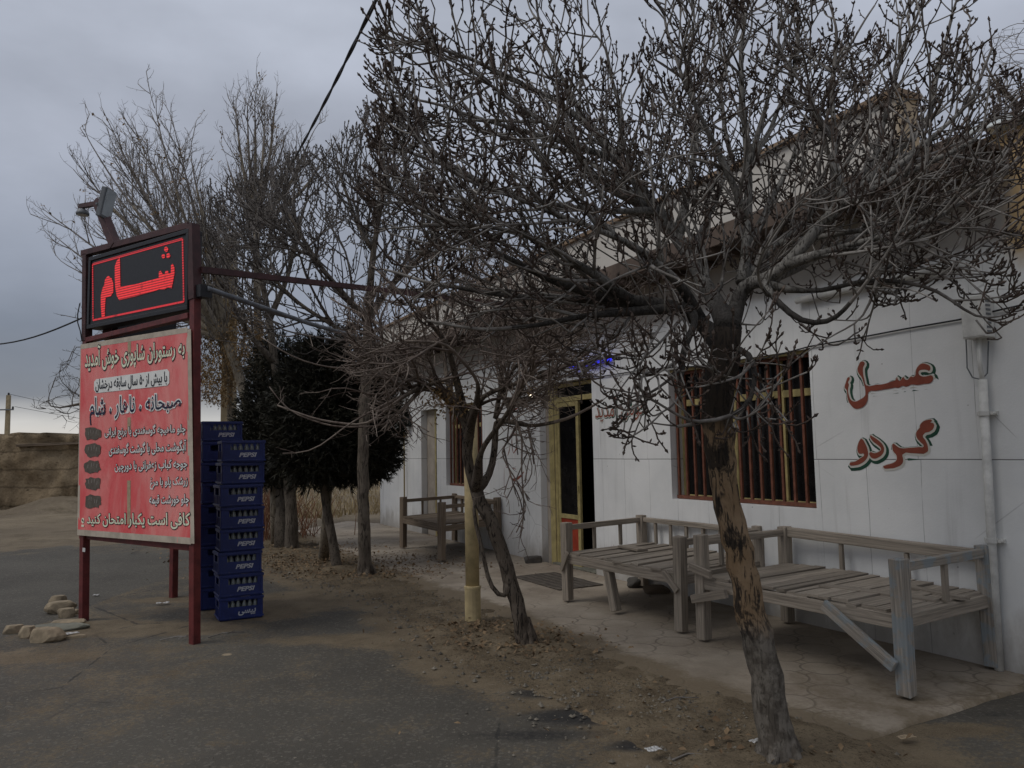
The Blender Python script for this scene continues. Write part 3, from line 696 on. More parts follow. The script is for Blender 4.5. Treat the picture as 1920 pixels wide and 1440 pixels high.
# ------------------------------------------------------------------ the restaurant
bld = thing('restaurant', WL, 'long white single storey roadside restaurant with brown eave and red barred windows', 'building', rotz=FROT)
LEN, DEP, TH = 15.8, 7.0, 0.30
OPEN = [(2.54, 3.33, -0.02, 2.42), (3.77, 5.30, 0.99, 2.43), (7.19, 8.54, -0.02, 2.53), (10.06, 12.0, 1.04, 2.46)]
EB, ET, EEND = 3.50, 3.66, 13.80
def wall_cells(b, s0, s1, z0, z1, opens, y0, y1):
    ss = sorted({s0, s1, *[o[0] for o in opens], *[o[1] for o in opens]}); zs = sorted({z0, z1, *[max(o[2], z0) for o in opens], *[o[3] for o in opens]})
    def isopen(a, c): return any(o[0] - 1e-6 < a < o[1] + 1e-6 and o[2] - 1e-6 < c < o[3] + 1e-6 for o in opens)
    for i in range(len(ss) - 1):
        for j in range(len(zs) - 1):
            if isopen((ss[i] + ss[i + 1]) / 2, (zs[j] + zs[j + 1]) / 2): continue
            a, c, d, e = ss[i], ss[i + 1], zs[j], zs[j + 1]
            b.quad((a, y0, d), (c, y0, d), (c, y0, e), (a, y0, e)); b.quad((a, y1, e), (c, y1, e), (c, y1, d), (a, y1, d))
    for o in opens:
        a, c, d, e = o[0], o[1], max(o[2], z0), o[3]
        b.quad((a, y0, d), (a, y0, e), (a, y1, e), (a, y1, d)); b.quad((c, y0, e), (c, y0, d), (c, y1, d), (c, y1, e))
        b.quad((a, y0, e), (c, y0, e), (c, y1, e), (a, y1, e))
        if o[2] > z0: b.quad((a, y0, d), (a, y1, d), (c, y1, d), (c, y0, d))
b = MB()
wall_cells(b, 0, LEN, 0, EB, OPEN, 0, TH)
b.box(0, TH, TH, DEP, 0, EB); b.box(LEN - TH, LEN, TH, DEP, 0, EB); b.box(TH, LEN - TH, DEP - TH, DEP, 0, EB)
# parapet over the eave, dropping to a raw end
b.box(0, 13.0, 0, .25, EB, 4.38); b.box(13.0, LEN, 0, .25, EB, 3.78); b.box(0, .25, .25, DEP, EB, 4.38)
b.build('wall', M['facade'], bld)
b = MB(); b.box(.27, LEN - .02, .27, DEP - .02, EB + .004, EB + .03); b.box(TH + .002, LEN - TH - .002, TH + .002, DEP - TH - .002, 3.2, 3.3); b.build('roof', M['roof'], bld)
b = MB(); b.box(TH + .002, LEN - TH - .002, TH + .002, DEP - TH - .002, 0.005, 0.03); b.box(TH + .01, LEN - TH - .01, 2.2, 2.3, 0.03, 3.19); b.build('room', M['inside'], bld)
b = MB(); b.box(-.35, EEND, -.50, -.003, EB + .002, EB + .03); b.box(-.35, EEND, -.53, -.502, EB - .02, ET)
for i in range(31):
    s_ = -.2 + i * .46; b.box(s_, s_ + .06, -.50, -.005, EB - .058, EB)
b.box(-.35, EEND, -.5, -.003, ET - .035, ET - .004)
b.build('eave', M['eave'], bld)
b = MB(); b.box(-.03, 13.03, -.05, .28, 4.382, 4.43); b.build('coping', M['coping'], bld)

def window(s0, s1, z0, z1, bars, mull):
    w = bpy.data.objects.new('window', None); C.objects.link(w); w.parent = bld
    b = MB(); fy0, fy1 = .17, .215; t = .045
    for (a, c, d, e) in ((s0, s0 + t, z0, z1), (s1 - t, s1, z0, z1), (s0 + t, s1 - t, z0, z0 + t), (s0 + t, s1 - t, z1 - t, z1)): b.box(a, c, fy0, fy1, d, e)
    zt = z0 + (z1 - z0) * 0.715
    b.box(s0 + t, s1 - t, fy0 - .002, fy1 - .002, zt, zt + .07)
    for mm in mull: b.box(mm, mm + .06, fy0 - .004, fy1 - .004, z0 + t, zt); b.box(mm + .012, mm + .048, fy0 - .004, fy1 - .004, zt + .07, z1 - t)
    b.build('frame', M['cream'], w, bevel=.004)
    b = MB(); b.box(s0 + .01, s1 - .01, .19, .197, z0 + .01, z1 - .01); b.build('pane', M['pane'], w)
    b = MB()
    for k in range(bars):
        x = s0 + .02 + (s1 - s0 - .065) * k / (bars - 1); b.box(x, x + .026, .07, .096, z0 + .04, z1 - .06)
    b.box(s0 + .004, s1 - .004, .066, .10, z0 + .004, z0 + .042); b.box(s0 + .004, s1 - .004, .066, .10, z1 - .062, z1 - .03)
    b.build('grille', M['rust'], w, bevel=.003)
    b = MB(); b.box(s0 + .002, s1 - .002, .03, .165, z1 - .028, z1 - .004); b.build('lintel', M['cream'], w)
    return w
window(10.06, 12.0, 1.04, 2.46, 15, (10.85, 11.48))
window(3.77, 5.30, .99, 2.43, 11, (4.5,))

def door_set():
    d = bpy.data.objects.new('door', None); C.objects.link(d); d.parent = bld
    s0, s1, z1 = 7.43, 8.53, 2.515
    b = MB(); b.box(7.192, 7.43, .10, .26, 0.0, 2.525); b.build('reveal', M['reveal'], d)
    b = MB(); b.box(s0, s0 + .06, .10, .17, 0.0, z1); b.box(s1 - .05, s1, .10, .17, 0, z1); b.box(s0 + .06, s1 - .05, .10, .17, 2.26, 2.33); b.box(s0 + .06, s1 - .05, .10, .17, z1 - .05, z1)
    b.box(7.30, 7.43, .085, .0985, 0, 2.5)
    b.build('frame', M['cream'], d, bevel=.005)
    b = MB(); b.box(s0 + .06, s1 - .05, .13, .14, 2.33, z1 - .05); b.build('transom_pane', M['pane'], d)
    lf = bpy.data.objects.new('leaf', None); C.objects.link(lf); lf.parent = d
    a, c = s0 + .064, s0 + .61
    b = MB(); b.box(a, a + .05, .105, .145, .03, 2.255); b.box(c - .065, c, .105, .145, .03, 2.255)
    for z0_, z1_ in ((.03, .075), (.66, .72), (2.19, 2.255)): b.box(a + .05, c - .065, .105, .145, z0_, z1_)
    b.box(c - .03, c - .012, .088, .104, 1.02, 1.12)
    b.build('leaf_frame', M['cream'], lf, bevel=.004)
    b = MB(); b.box(a + .05, c - .065, .118, .13, .075, .66); b.build('panel', M['redpanel'], lf)
    b = MB(); b.box(a + .05, c - .065, .12, .127, .72, 2.19); b.build('pane', M['pane'], lf)
    # second leaf folded back into the room, edge towards the yard
    l2 = bpy.data.objects.new('open_leaf', None); C.objects.link(l2); l2.parent = d
    x = s1 - .055
    b = MB(); b.box(x - .04, x, .175, .235, .03, 2.255); b.box(x - .04, x, .70, .76, .03, 2.255); b.box(x - .04, x, .235, .70, .66, .72); b.box(x - .04, x, .235, .70, .03, .08); b.box(x - .04, x, .235, .70, 2.19, 2.255)
    b.tube([(x - .075, .2, 1.0), (x - .075, .2, 1.12)], .011, 6); b.box(x - .08, x - .04, .19, .21, .99, 1.01); b.box(x - .08, x - .04, .19, .21, 1.11, 1.13)
    b.build('leaf_frame', M['steel'], l2)
    b = MB(); b.box(x - .026, x - .014, .235, .70, .08, .66); b.build('panel', M['redpanel'], l2)
    b = MB(); b.box(x - .024, x - .016, .235, .70, .72, 2.19); b.build('pane', M['pane'], l2)
    b = MB(); b.box(s0, s1, .02, .29, .028, .045); b.build('threshold', M['stone_grey'], d)
door_set()
def door_far():
    d = bpy.data.objects.new('door', None); C.objects.link(d); d.parent = bld
    b = MB(); b.box(2.542, 2.94, .12, .26, 0, 2.415); b.build('reveal', M['reveal'], d)
    b = MB(); s0, s1 = 2.94, 3.328
    b.box(s0, s0 + .06, .12, .17, 0, 2.415); b.box(s1 - .05, s1, .12, .17, 0, 2.415)
    for z0_, z1_ in ((.0, .05), (.70, .77), (1.4, 1.45), (1.95, 2.0), (2.35, 2.415)): b.box(s0 + .06, s1 - .05, .122, .168, z0_, z1_)
    b.build('frame', M['cream'], d, bevel=.005)
    b = MB(); b.box(s0 + .06, s1 - .05, .14, .15, .05, .70); b.build('panel', M['redpanel'], d)
    b = MB(); b.box(s0 + .06, s1 - .05, .14, .147, .77, 2.35); b.build('pane', M['pane'], d)
door_far()

# painted words on the facade, traced stroke by stroke
def wall_pts(pts, ox, oy, sc): return [W(ox + x / sc, oy + y / sc) for x, y in pts]
A1 = [(1680,270),(1600,215),(1520,210),(1450,270),(1420,340),(1410,420),(1370,450),(1330,440),(1270,500),(1225,490),(1195,450),(1130,520),(1100,500),(1075,455),(1060,500),(950,540),(850,575),(700,590),(530,600),(490,480),(470,380),(470,280),(500,200),(440,170),(390,240),(370,320),(400,400),(440,450),(480,560),(500,640),(510,720),(500,790),(420,850),(330,890),(260,870),(215,780),(200,660),(215,580),(200,550),(230,475),(215,450),(160,550),(140,640),(175,690),(185,800),(210,890),(260,970),(330,1020),(420,1010),(510,950),(555,850),(570,720),(700,700),(850,675),(1000,650),(1050,640),(1110,645),(1180,610),(1250,625),(1340,585),(1440,595),(1560,575),(1700,545),(1720,430),(1600,440),(1520,435),(1470,390),(1480,340),(1540,320),(1620,325),(1660,340)]
A2 = [[(1735,320),(1720,440),(1545,540),(1600,640),(1635,740),(1625,840),(1400,865),(1180,885),(1190,960),(1180,1040),(1080,1110),(960,1135),(830,1110),(870,1080),(1000,1040),(1070,985),(1070,900),(1020,840),(995,760),(1010,690),(1060,720),(1130,765),(1300,765),(1480,750),(1560,740),(1500,660),(1430,570),(1440,460)],
      [(1500,400),(1510,330),(1640,260),(1710,270),(1690,300),(1600,350)],
      [(600,540),(640,560),(760,640),(830,720),(850,800),(820,880),(740,940),(660,960),(600,920),(585,850),(680,860),(760,830),(795,790),(740,720),(640,640)],
      [(440,600),(510,690),(550,790),(560,900),(520,980),(430,1050),(330,1080),(225,1060),(330,1010),(420,950),(490,880),(400,870),(370,810),(380,700),(410,630)]]
def paint_word(loops, shift=(0.014, -0.017), off=(.026, .012)):
    L = [l if sum((l[i][0] * l[(i + 1) % len(l)][1] - l[(i + 1) % len(l)][0] * l[i][1]) for i in range(len(l))) > 0 else l[::-1] for l in loops]
    w = bpy.data.objects.new('lettering', None); C.objects.link(w); w.parent = bld
    for nm, o_, sh, y, m_ in (('green_edge', off[0], shift, -.0015, 'wgreen'), ('white_edge', off[1], (shift[0] * .35, shift[1] * .35), -.003, 'wwhite'), ('red_fill', 0.0, (0, 0), -.0045, 'wred')):
        for k, l in enumerate(L):
            v, f = curve_mesh([l], o_); v[:, 0] += sh[0]; v[:, 1] += sh[1]
            place_flat(nm, v, f, None, y - k * .00025, M[m_], w)
paint_word([wall_pts(A1, 1570, 660, 9.6)])
paint_word([wall_pts(l, 1570, 760, 9.6) for l in A2])
# greeting beside the door
def paint_text(txt, x0, x1, z0, z1, parent, layers):
    ref, _ = text_mesh(shape(txt), 0.0)
    for nm, o_, y, m_, sh in layers:
        v, f = text_mesh(shape(txt), o_)
        v = fit(v, ref, x0, x1, z0, z1); v[:, 0] += sh[0]; v[:, 1] += sh[1]
        place_flat(nm, v, f, None, y, M[m_], parent)
gw = bpy.data.objects.new('lettering', None); C.objects.link(gw); gw.parent = bld
(gx0, gz0), (gx1, gz1) = W(1117, 793), W(1212, 738)
paint_text('خوش آمدید', gx0, gx1, gz0, gz1, gw, [('green_edge', .055, -.0015, 'wgreen', (.006, -.006)), ('white_edge', .036, -.003, 'wwhite', (0, 0)), ('red_fill', .0, -.0045, 'wred', (0, 0))])
# thin red pen strokes left of the door
b = MB()
def stroke(pts, w):
    P_ = [W(920 + x / 6.4, 700 + y / 6.4) for x, y in pts]
    n_ = len(P_)
    for i in range(n_ - 1):
        (xa, za), (xb, zb) = P_[i], P_[i + 1]; dx, dz = xb - xa, zb - za; l_ = math.hypot(dx, dz); nx_, nz_ = -dz / l_, dx / l_
        wa = w * math.sin(math.pi * (0.12 + 0.76 * i / (n_ - 1))); wb = w * math.sin(math.pi * (0.12 + 0.76 * (i + 1) / (n_ - 1)))
        y = -.002
        b.quad((xa - nx_ * wa, y, za - nz_ * wa), (xb - nx_ * wb, y, zb - nz_ * wb), (xb + nx_ * wb, y, zb + nz_ * wb), (xa + nx_ * wa, y, za + nz_ * wa))
for pts, w in (([(222, 1130), (232, 1220), (262, 1282), (320, 1265), (370, 1225), (398, 1180)], .022), ([(165, 1130), (162, 1260), (165, 1390)], .006), ([(235, 870), (222, 940), (205, 988)], .012), ([(258, 790), (260, 900), (275, 960)], .012),
               ([(275, 962), (310, 905), (322, 780)], .016), ([(245, 455), (300, 430), (355, 395)], .014), ([(270, 1140), (305, 1150)], .016), ([(262, 715), (300, 730)], .018), ([(180, 1120), (205, 1135)], .014), ([(300, 870), (290, 1060)], .004)): stroke(pts, w)
b.build('lettering', M['wred'], bld)

# ------------------------------------------------------------------ things on the facade
def facade_thing(name, s, z, label, cat, group=None): return thing(name, F(s, 0, z), label, cat, group, FROT)
s_, z_ = W(1846, 635); 
eb = facade_thing('meter_box', s_, z_, 'pale metal electric box with slotted side, fixed high on the white wall', 'electric box')
b = MB(); b.box(-.085, .08, -.12, -.004, 0, .30); b.build('casing', M['whitepipe'], eb, bevel=.006)
b = MB()
for k in range(8): b.box(.0805, .085, -.10, -.05, .03 + k * .031, .045 + k * .031)
b.build('vent_slots', M['steel'], eb)
b = MB(); b.box(-.078, .073, -.1235, -.1205, .012, .288); b.build('door', M['whitepipe'], eb)
# conduit below it
dp = facade_thing('downpipe', 13.53, 0, 'white painted pipe running down the wall beside the front bench, clamped twice', 'pipe')
dx, dz = W(1845, 650), W(1882, 1255)
top_s, mid_s, bot_s = W(1844, 648)[0] - 13.53, W(1850, 712)[0] - 13.53, W(1881, 1250)[0] - 13.53
zmid = W(1850, 712)[1]
b = MB(); b.tube([(bot_s, -.05, .03), ((bot_s + mid_s) / 2, -.052, zmid * .5), (mid_s, -.05, zmid)], .030, 10); b.tube([(mid_s, -.05, zmid - .01), (mid_s - .01, -.05, zmid + .1), (top_s, -.05, z_ + .0)], [.017, .016, .016], 8); b.build('pipe', M['whitepipe'], dp, smooth=True)
for py in (775, 1012):
    zc = W(1860, py)[1]; t = (zc) / zmid; xc = bot_s + (mid_s - bot_s) * t
    b = MB(); b.box(xc - .07, xc + .07, -.022, -.002, zc - .014, zc + .014); b.tube([(xc, -.05, zc - .016), (xc, -.05, zc + .016)], .041, 10); b.tube([(xc + .058, -.03, zc), (xc + .058, -.06, zc)], .012, 6); b.build('clamp', M['whitepipe'], dp)
# loop of thin wire from the box
wz = facade_thing('wire', 13.3, 2.0, 'thin grey wire looping from the electric box to the wall clip', 'wire')
P_ = [W(x, y) for x, y in ((1838, 600), (1815, 622), (1817, 660), (1818, 690), (1828, 708), (1845, 712), (1856, 700), (1858, 640))]
b = MB(); b.tube([(p[0] - 13.3, -.03, p[1] - 2.0) for p in P_], .005, 5); b.build('strand', M['steel'], wz, smooth=True)
# cable along the facade
b = MB(); org = F(11, -.02, 2.5)
P_ = [W(x, y) for x, y in ((1000, 700), (1080, 704), (1130, 706), (1200, 695), (1280, 688), (1340, 686), (1400, 682), (1520, 650), (1600, 636), (1700, 617), (1800, 600), (1840, 590), (1920, 572))]
b.tube([F(p[0], -.018, p[1]) for p in P_], .007, 5); tag(b.build('facade_cable', M['cable'], None, org, True), 'thin black cable sagging along the white wall above the barred windows', 'cable')
b = MB(); P_ = [W(x, y) for x, y in ((1500, 548), (1620, 538), (1700, 516), (1800, 497))]
b.tube([F(W(1500, 548)[0], -.05, 2.9), F(13.42, -.05, 2.9)], .03, 8); tag(b.build('wall_conduit', M['whitepipe'], None, F(12, -.05, 2.9), True), 'pale horizontal pipe fixed along the wall under the eave', 'pipe')
gp_ = facade_thing('gas_pipe', 1.73, 0, 'thin cream gas pipe with a yellow valve on the far end of the white wall', 'pipe')
b = MB(); b.tube([(0, -.06, .02), (0, -.06, 2.45)], .016, 8); b.tube([(0, -.06, 2.44), (-.3, -.06, 2.52), (-.9, -.06, 2.55)], .014, 8); b.build('pipe', M['gaspipe'], gp_, smooth=True)
b = MB(); b.lathe([(.012, -.1), (.03, -.07), (.045, -.03), (.03, .0), (.045, .03), (.02, .08)], 8, (0, -.06, 1.97)); b.box(-.06, .06, -.11, -.095, 1.97, 1.985); b.build('valve', M['brass'], gp_)
b = MB(); b.box(.09, .30, -.16, -.004, 2.12, 2.36); b.build('regulator_box', M['black'], gp_, bevel=.01)
# lamp by the door and the blue tube above it
ls, lz = W(1006, 744)
lp = facade_thing('wall_lamp', ls, lz, 'small lit wall lamp with a brass cap left of the open doorway', 'lamp')
b = MB(); b.lathe([(.016, .09), (.05, .075), (.055, .045), (.03, .03)][::-1], 10, (0, -.10, 0)); b.tube([(0, -.10, .09), (0, -.06, .14), (0, -.003, .13)], .008, 6); b.build('cap', M['brass'], lp)
b = MB(); b.lathe([(.004, -.04), (.026, -.028), (.036, 0), (.026, .026), (.014, .04)], 10, (0, -.10, 0)); b.build('bulb', M['bulb'], lp, smooth=True)
ns0, nz0 = W(1076, 688); ns1, nz1 = W(1150, 673)
nt_ = facade_thing('neon_tube', ns0, nz0, 'glowing blue light tube mounted above the open doorway', 'light')
b = MB(); b.tube([(0, -.05, 0), (ns1 - ns0, -.05, nz1 - nz0)], .026, 8); b.build('tube', M['neon'], nt_, smooth=True)
b = MB(); b.box(-.03, ns1 - ns0 + .03, -.02, -.003, -.03, nz1 - nz0 + .03); b.build('holder', M['whitepipe'], nt_)
# sheet metal on the raw wall end
b = MB(); pr = []
for k in range(9):
    a = math.pi * (0.05 + 0.9 * k / 8); pr.append((-math.cos(a) * .22, math.sin(a) * .13))
o0 = F(13.7, .12, 3.8)
for i in range(8):
    for k in range(6):
        sa, sb = 13.55 + k * .35, 13.55 + (k + 1) * .35
        P_ = [F(sa, .12 + pr[i][0], 3.785 + pr[i][1]), F(sb, .12 + pr[i][0], 3.785 + pr[i][1]), F(sb, .12 + pr[i + 1][0], 3.785 + pr[i + 1][1]), F(sa, .12 + pr[i + 1][0], 3.785 + pr[i + 1][1])]
        b.quad(*P_)
so = b.build('metal_cover', M['metal'], None, o0, True); tag(so, 'curved white sheet metal cover lying on the raw mud wall end at the roof', 'metal sheet')
sm = so.modifiers.new('solid', 'SOLIDIFY'); sm.thickness = .006

# ------------------------------------------------------------------ daybed benches
def daybed(fl, fr, br, label, m_, spindles, ends=('left', 'right'), hp=.84, hs=.50, post_mat=None, extra=None, lean=.0, back_w=.05, nplank=17):
    bl = fl + (br - fr)
    t = thing('daybed', (fl + fr + br + bl) / 4, label, 'bench', 'wooden daybeds along the restaurant wall')
    o = t.location.copy()
    L = lambda p: p - o
    ex = (fr - fl).normalized(); ey = (bl - fl).normalized(); Z = Vector((0, 0, 1))
    pm = post_mat or m_
    for i, (p, pmat) in enumerate(((fl, m_), (fr, pm), (br, pm), (bl, m_))):
        b = MB(); k = hp + random.uniform(-.01, .015)
        tw = ex * random.uniform(-.02, .02) + ey * (random.uniform(-.015, .015))
        b.bar(L(p) + tw + Z * .02, L(p) + Z * k, .088, .088, up=ey, taper=1.04, jit=.004); b.build('leg', pmat, t, bevel=.006)
    # frame rails under the boards
    b = MB(); zr = hs - .055
    for p, q in ((fl, fr), (bl, br)): b.bar(L(p) + Z * zr, L(q) + Z * (zr + random.uniform(-.01, .01)), .05, .09, jit=.003)
    for p, q in ((fl, bl), (fr, br)): b.bar(L(p) + Z * (zr + .002), L(q) + Z * (zr + .002), .048, .085, jit=.003)
    b.build('seat_frame', m_, t, bevel=.004)
    # boards
    b = MB(); le = (fr - fl).length; x = .03
    while x < le - .03:
        w = min(random.uniform(.07, .15), le - .02 - x)
        y0 = random.uniform(-.035, .02); y1 = random.uniform(-.02, .02)
        p = L(fl) + ex * (x + w / 2) + Z * (hs + random.uniform(-.005, .009))
        b.bar(p + ey * y0 + ex * random.uniform(-.008, .008), p + ey * ((bl - fl).length + y1) + Z * random.uniform(-.006, .010) + ex * random.uniform(-.008, .008), w - random.uniform(.004, .014), .022, jit=.003)
        x += w
    b.build('seat', m_, t)
    # rails
    b = MB(); zt = hp - .055
    b.bar(L(bl) + Z * zt, L(br) + Z * (zt - lean), .045, back_w, jit=.004); b.build('back_rail', m_, t, bevel=.004)
    for k in range(1, spindles + 1):
        p = L(bl) + (L(br) - L(bl)) * (k / (spindles + 1)); b = MB(); b.bar(p + Z * (hs + .01), p + Z * (zt - lean * k / spindles - back_w / 2 + .004), .03, .03, up=ey, jit=.003); b.build('spindle', m_, t)
    for e in ends:
        p, q = (fl, bl) if e == 'left' else (fr, br)
        b = MB(); b.bar(L(p) + Z * (zt - .005), L(q) + Z * (zt - .004), .042, .055, jit=.004); b.build('end_rail', pm if e == 'right' else m_, t, bevel=.004)
        for k in (.35, .7) if e == 'left' else (.5,):
            c = L(p) + (L(q) - L(p)) * k; b = MB(); b.bar(c + Z * (hs + .01), c + Z * (zt - .03), .03, .032, up=ex, jit=.003); b.build('spindle', m_, t)
    if extra: extra(t, L, fl, fr, br, bl, ex, ey, Z, m_, pm)
    return t
def ex1(t, L, fl, fr, br, bl, ex, ey, Z, m_, pm):
    b = MB(); b.bar(L(fr) - ex * .52 - ey * .075 + Z * .50, L(fr) - ex * .02 - ey * .075 + Z * .20, .075, .035, up=ey, jit=.004); b.build('brace', pm, t, bevel=.004)
    b = MB(); b.bar(L(fl) - ey * .07 - ex * .06 + Z * .34, L(fl) - ey * .07 + ex * .32 + Z * .44, .03, .07, jit=.004); b.build('brace', m_, t)
    b = MB(); b.bar(L(fl) - ey * .068 - ex * .07 + Z * .60, L(fl) - ey * .068 + ex * .16 + Z * .555, .028, .06, jit=.004); b.build('mending_board', m_, t)
    b = MB(); b.bar(L(fl) + ex * .9 + ey * .35 + Z * .535, L(fl) + ex * 1.7 + ey * .5 + Z * .53, .11, .02, jit=.004); b.bar(L(fl) + ex * 1.25 + ey * .8 + Z * .535, L(fl) + ex * 1.78 + ey * .68 + Z * .535, .09, .02, jit=.004); b.build('loose_board', m_, t)
def ex2(t, L, fl, fr, br, bl, ex, ey, Z, m_, pm):
    b = MB(); b.bar(L(fl) + ex * .78 + ey * .02 + Z * .03, L(fl) + ex * .66 + ey * .02 + Z * .46, .075, .085, up=ey, jit=.004); b.build('leg', m_, t, bevel=.005)
    b = MB(); b.bar(L(fl) - ey * .062 - ex * .03 + Z * .33, L(fl) - ey * .062 + ex * .09 + Z * .52, .05, .025, up=ey, jit=.003); b.build('brace', m_, t)
    b = MB(); b.bar(L(fr) - ey * .062 + ex * .01 + Z * .36, L(fr) - ey * .062 - ex * .15 + Z * .50, .05, .025, up=ey, jit=.003); b.build('brace', m_, t)
    b = MB(); b.bar(L(fl) + ex * .25 + ey * .62 + Z * .535, L(fl) + ex * .62 + ey * .58 + Z * .535, .12, .022, jit=.004); b.build('loose_board', m_, t)
def ex3(t, L, fl, fr, br, bl, ex, ey, Z, m_, pm):
    b = MB(); b.bar(L(fr) - ey * .06 - ex * .02 + Z * .40, L(fr) - ey * .06 + ex * .0 + ey * .3 + Z * .5, .05, .03, jit=.003); b.build('brace', m_, t)
ZP = .026
def gpz(px, py): return G(px, py, ZP)
daybed(gpz(1322, 1203), gpz(1700, 1310), gpz(1860, 1255), 'large grey wooden daybed whose right posts are flecked with old blue paint', M['wood'], 2, post_mat=M['wood_blue'], extra=ex1, hp=.86, hs=.52, lean=.03, back_w=.085)
daybed(gpz(1065, 1128), gpz(1280, 1188), gpz(1428, 1150), 'weathered wooden daybed in the middle, with a leaning extra leg in front', M['wood'], 6, extra=ex2, hp=.82, hs=.50)
daybed(gpz(757, 1029), gpz(829, 1053), gpz(934, 1036), 'small brown wooden daybed at the far end, behind the cream pole', M['wood_brown'], 5, extra=ex3, hp=.84, hs=.52)

# ------------------------------------------------------------------ the sign
SR, SL = G(365, 1208), G(157, 1165)
SU = (SR - SL); SU.z = 0; SWID = SU.length; SU.normalize(); SN = Vector((-SU.y, SU.x, 0))     # SN points away from the camera
SROT = math.atan2(SU.y, SU.x)
sg = thing('roadside_sign', SL, 'maroon steel sign frame carrying a red lit display above a red menu banner', 'sign', rotz=SROT)
def S(px, py, off=0.0):
    """pixel -> (x, z) in the sign's own plane"""
    p = on_plane(px, py, SL - SN * off, SN); q = p - SL
    return q.dot(SU), p.z
def post(px0, py0, px1, py1, w=.07, m_='maroon', nm='post', y=.0):
    a, c = S(px0, py0), S(px1, py1); b = MB(); b.bar((a[0], y, a[1]), (c[0], y, c[1]), w, w, up=Vector((0, 1, 0))); return b.build(nm, M[m_], sg, bevel=.004)
post(365, 1211, 366, 560, .07); post(366, 562, 362, 421, .085, 'maroon_dark')
post(157, 1168, 164, 640, .07); post(163, 640, 164, 476, .075, 'maroon_dark')
p3 = FACADE  # rear post
q3 = G(325, 1121); l3 = q3 - SL; rx, ry = l3.dot(SU), l3.dot(SN)
b = MB(); b.bar((rx, ry, 0), (rx - .02, ry, 3.0), .07, .07, up=Vector((0, 1, 0))); b.build('post', M['maroon'], sg, bevel=.004)
def rail(p, q, w, h, m_='maroon', y=0.0, nm='rail'):
    a, c = S(*p), S(*q); b = MB(); b.bar((a[0], y, a[1]), (c[0], y, c[1]), w, h); return b.build(nm, M[m_], sg, bevel=.003)
rail((158, 476), (358, 424), .075, .06, 'maroon_dark'); rail((166, 638), (358, 592), .07, .05, 'maroon'); rail((150, 1004), (356, 1026), .06, .06, 'maroon', .02)
# rear side of the second display, seen below the first, and its rails
az, bz = S(170, 628)[1], S(170, 480)[1]
b = MB(); b.bar((.05, .12, az + .06), (rx - .02, ry - .05, az + .06), .10, .12, up=Vector((0, 0, 1))); b.bar((.04, .1, az - .02), (rx - .02, ry, az - .02), .06, .05); b.build('rear_rail', M['maroon_dark'], sg)
b = MB(); b.bar((.10, .16, (az + bz) / 2 - .16), (rx - .03, ry - .06, (az + bz) / 2 - .16), .10, bz - az + .22); b.build('rear_display', M['black'], sg)
# lit display
TLx, TLz = S(167, 486, .03); TRx, TRz = S(353, 431, .03); BLx, BLz = S(168, 616, .03); BRx, BRz = S(354, 577, .03)
dx0, dx1, dz0, dz1 = (TLx + BLx) / 2, (TRx + BRx) / 2, (BLz + BRz) / 2, (TLz + TRz) / 2
disp = bpy.data.objects.new('display', None); C.objects.link(disp); disp.parent = sg
b = MB(); b.box(dx0, dx1, -.03, .10, dz0, dz1); b.build('board', M['ledboard'], disp)
b = MB(); t = .03
for (a, c, d, e) in ((dx0 - .01, dx1 + .01, dz1 - t, dz1 + .01), (dx0 - .01, dx1 + .01, dz0 - .01, dz0 + t), (dx0 - .01, dx0 + t, dz0 + t, dz1 - t), (dx1 - t, dx1 + .01, dz0 + t, dz1 - t)): b.box(a, c, -.045, .095, d, e)
b.build('bezel', M['black'], disp, bevel=.004)
# map traced display pixels onto the board
def ledmap(x, y):
    px, py = 150 + x / 8.727, 440 + y / 8.727
    return S(px, py, .034)
LG = [[(650,370),(655,500),(660,850),(900,815),(1290,710),(1290,610),(1320,590),(1350,640),(1385,650),(1400,590),(1440,590),(1450,640),(1485,630),(1490,500),(1515,470),(1545,540),(1545,640),(1520,780),(1500,880),(1440,860),(1380,900),(1300,890),(1200,930),(900,1010),(640,1070),(600,1000),(575,850),(570,700),(570,520),(600,430)],
      [(460,670),(520,720),(545,800),(545,940),(500,1010),(420,1030),(410,1150),(405,1340),(355,1360),(340,1150),(340,1000),(365,890),(400,800),(410,730)]]
for cx_, cy_, r_ in ((1410, 240, 44), (1363, 352, 36), (1445, 345, 42)): LG.append([(cx_ + r_ * .8 * math.cos(a), cy_ + r_ * math.sin(a)) for a in np.linspace(0, 2 * math.pi, 9)[:-1]])
for l in LG:
    v, f = curve_mesh([[ledmap(*p) for p in l]], 0.0, False); place_flat('lit_letter', v, f, None, -.034, M['led'], disp)
b = MB(); c4 = [ledmap(*p) for p in ((205, 485), (1675, 68), (1697, 1095), (212, 1400))]
for i in range(4):
    (xa, za), (xb, zb) = c4[i], c4[(i + 1) % 4]; l_ = math.hypot(xb - xa, zb - za); nx_, nz_ = -(zb - za) / l_ * .011, (xb - xa) / l_ * .011
    b.quad((xa - nx_, -.0335, za - nz_), (xb - nx_, -.0335, zb - nz_), (xb + nx_, -.0335, zb + nz_), (xa + nx_, -.0335, za + nz_))
b.build('lit_border', M['led_dim'], disp)
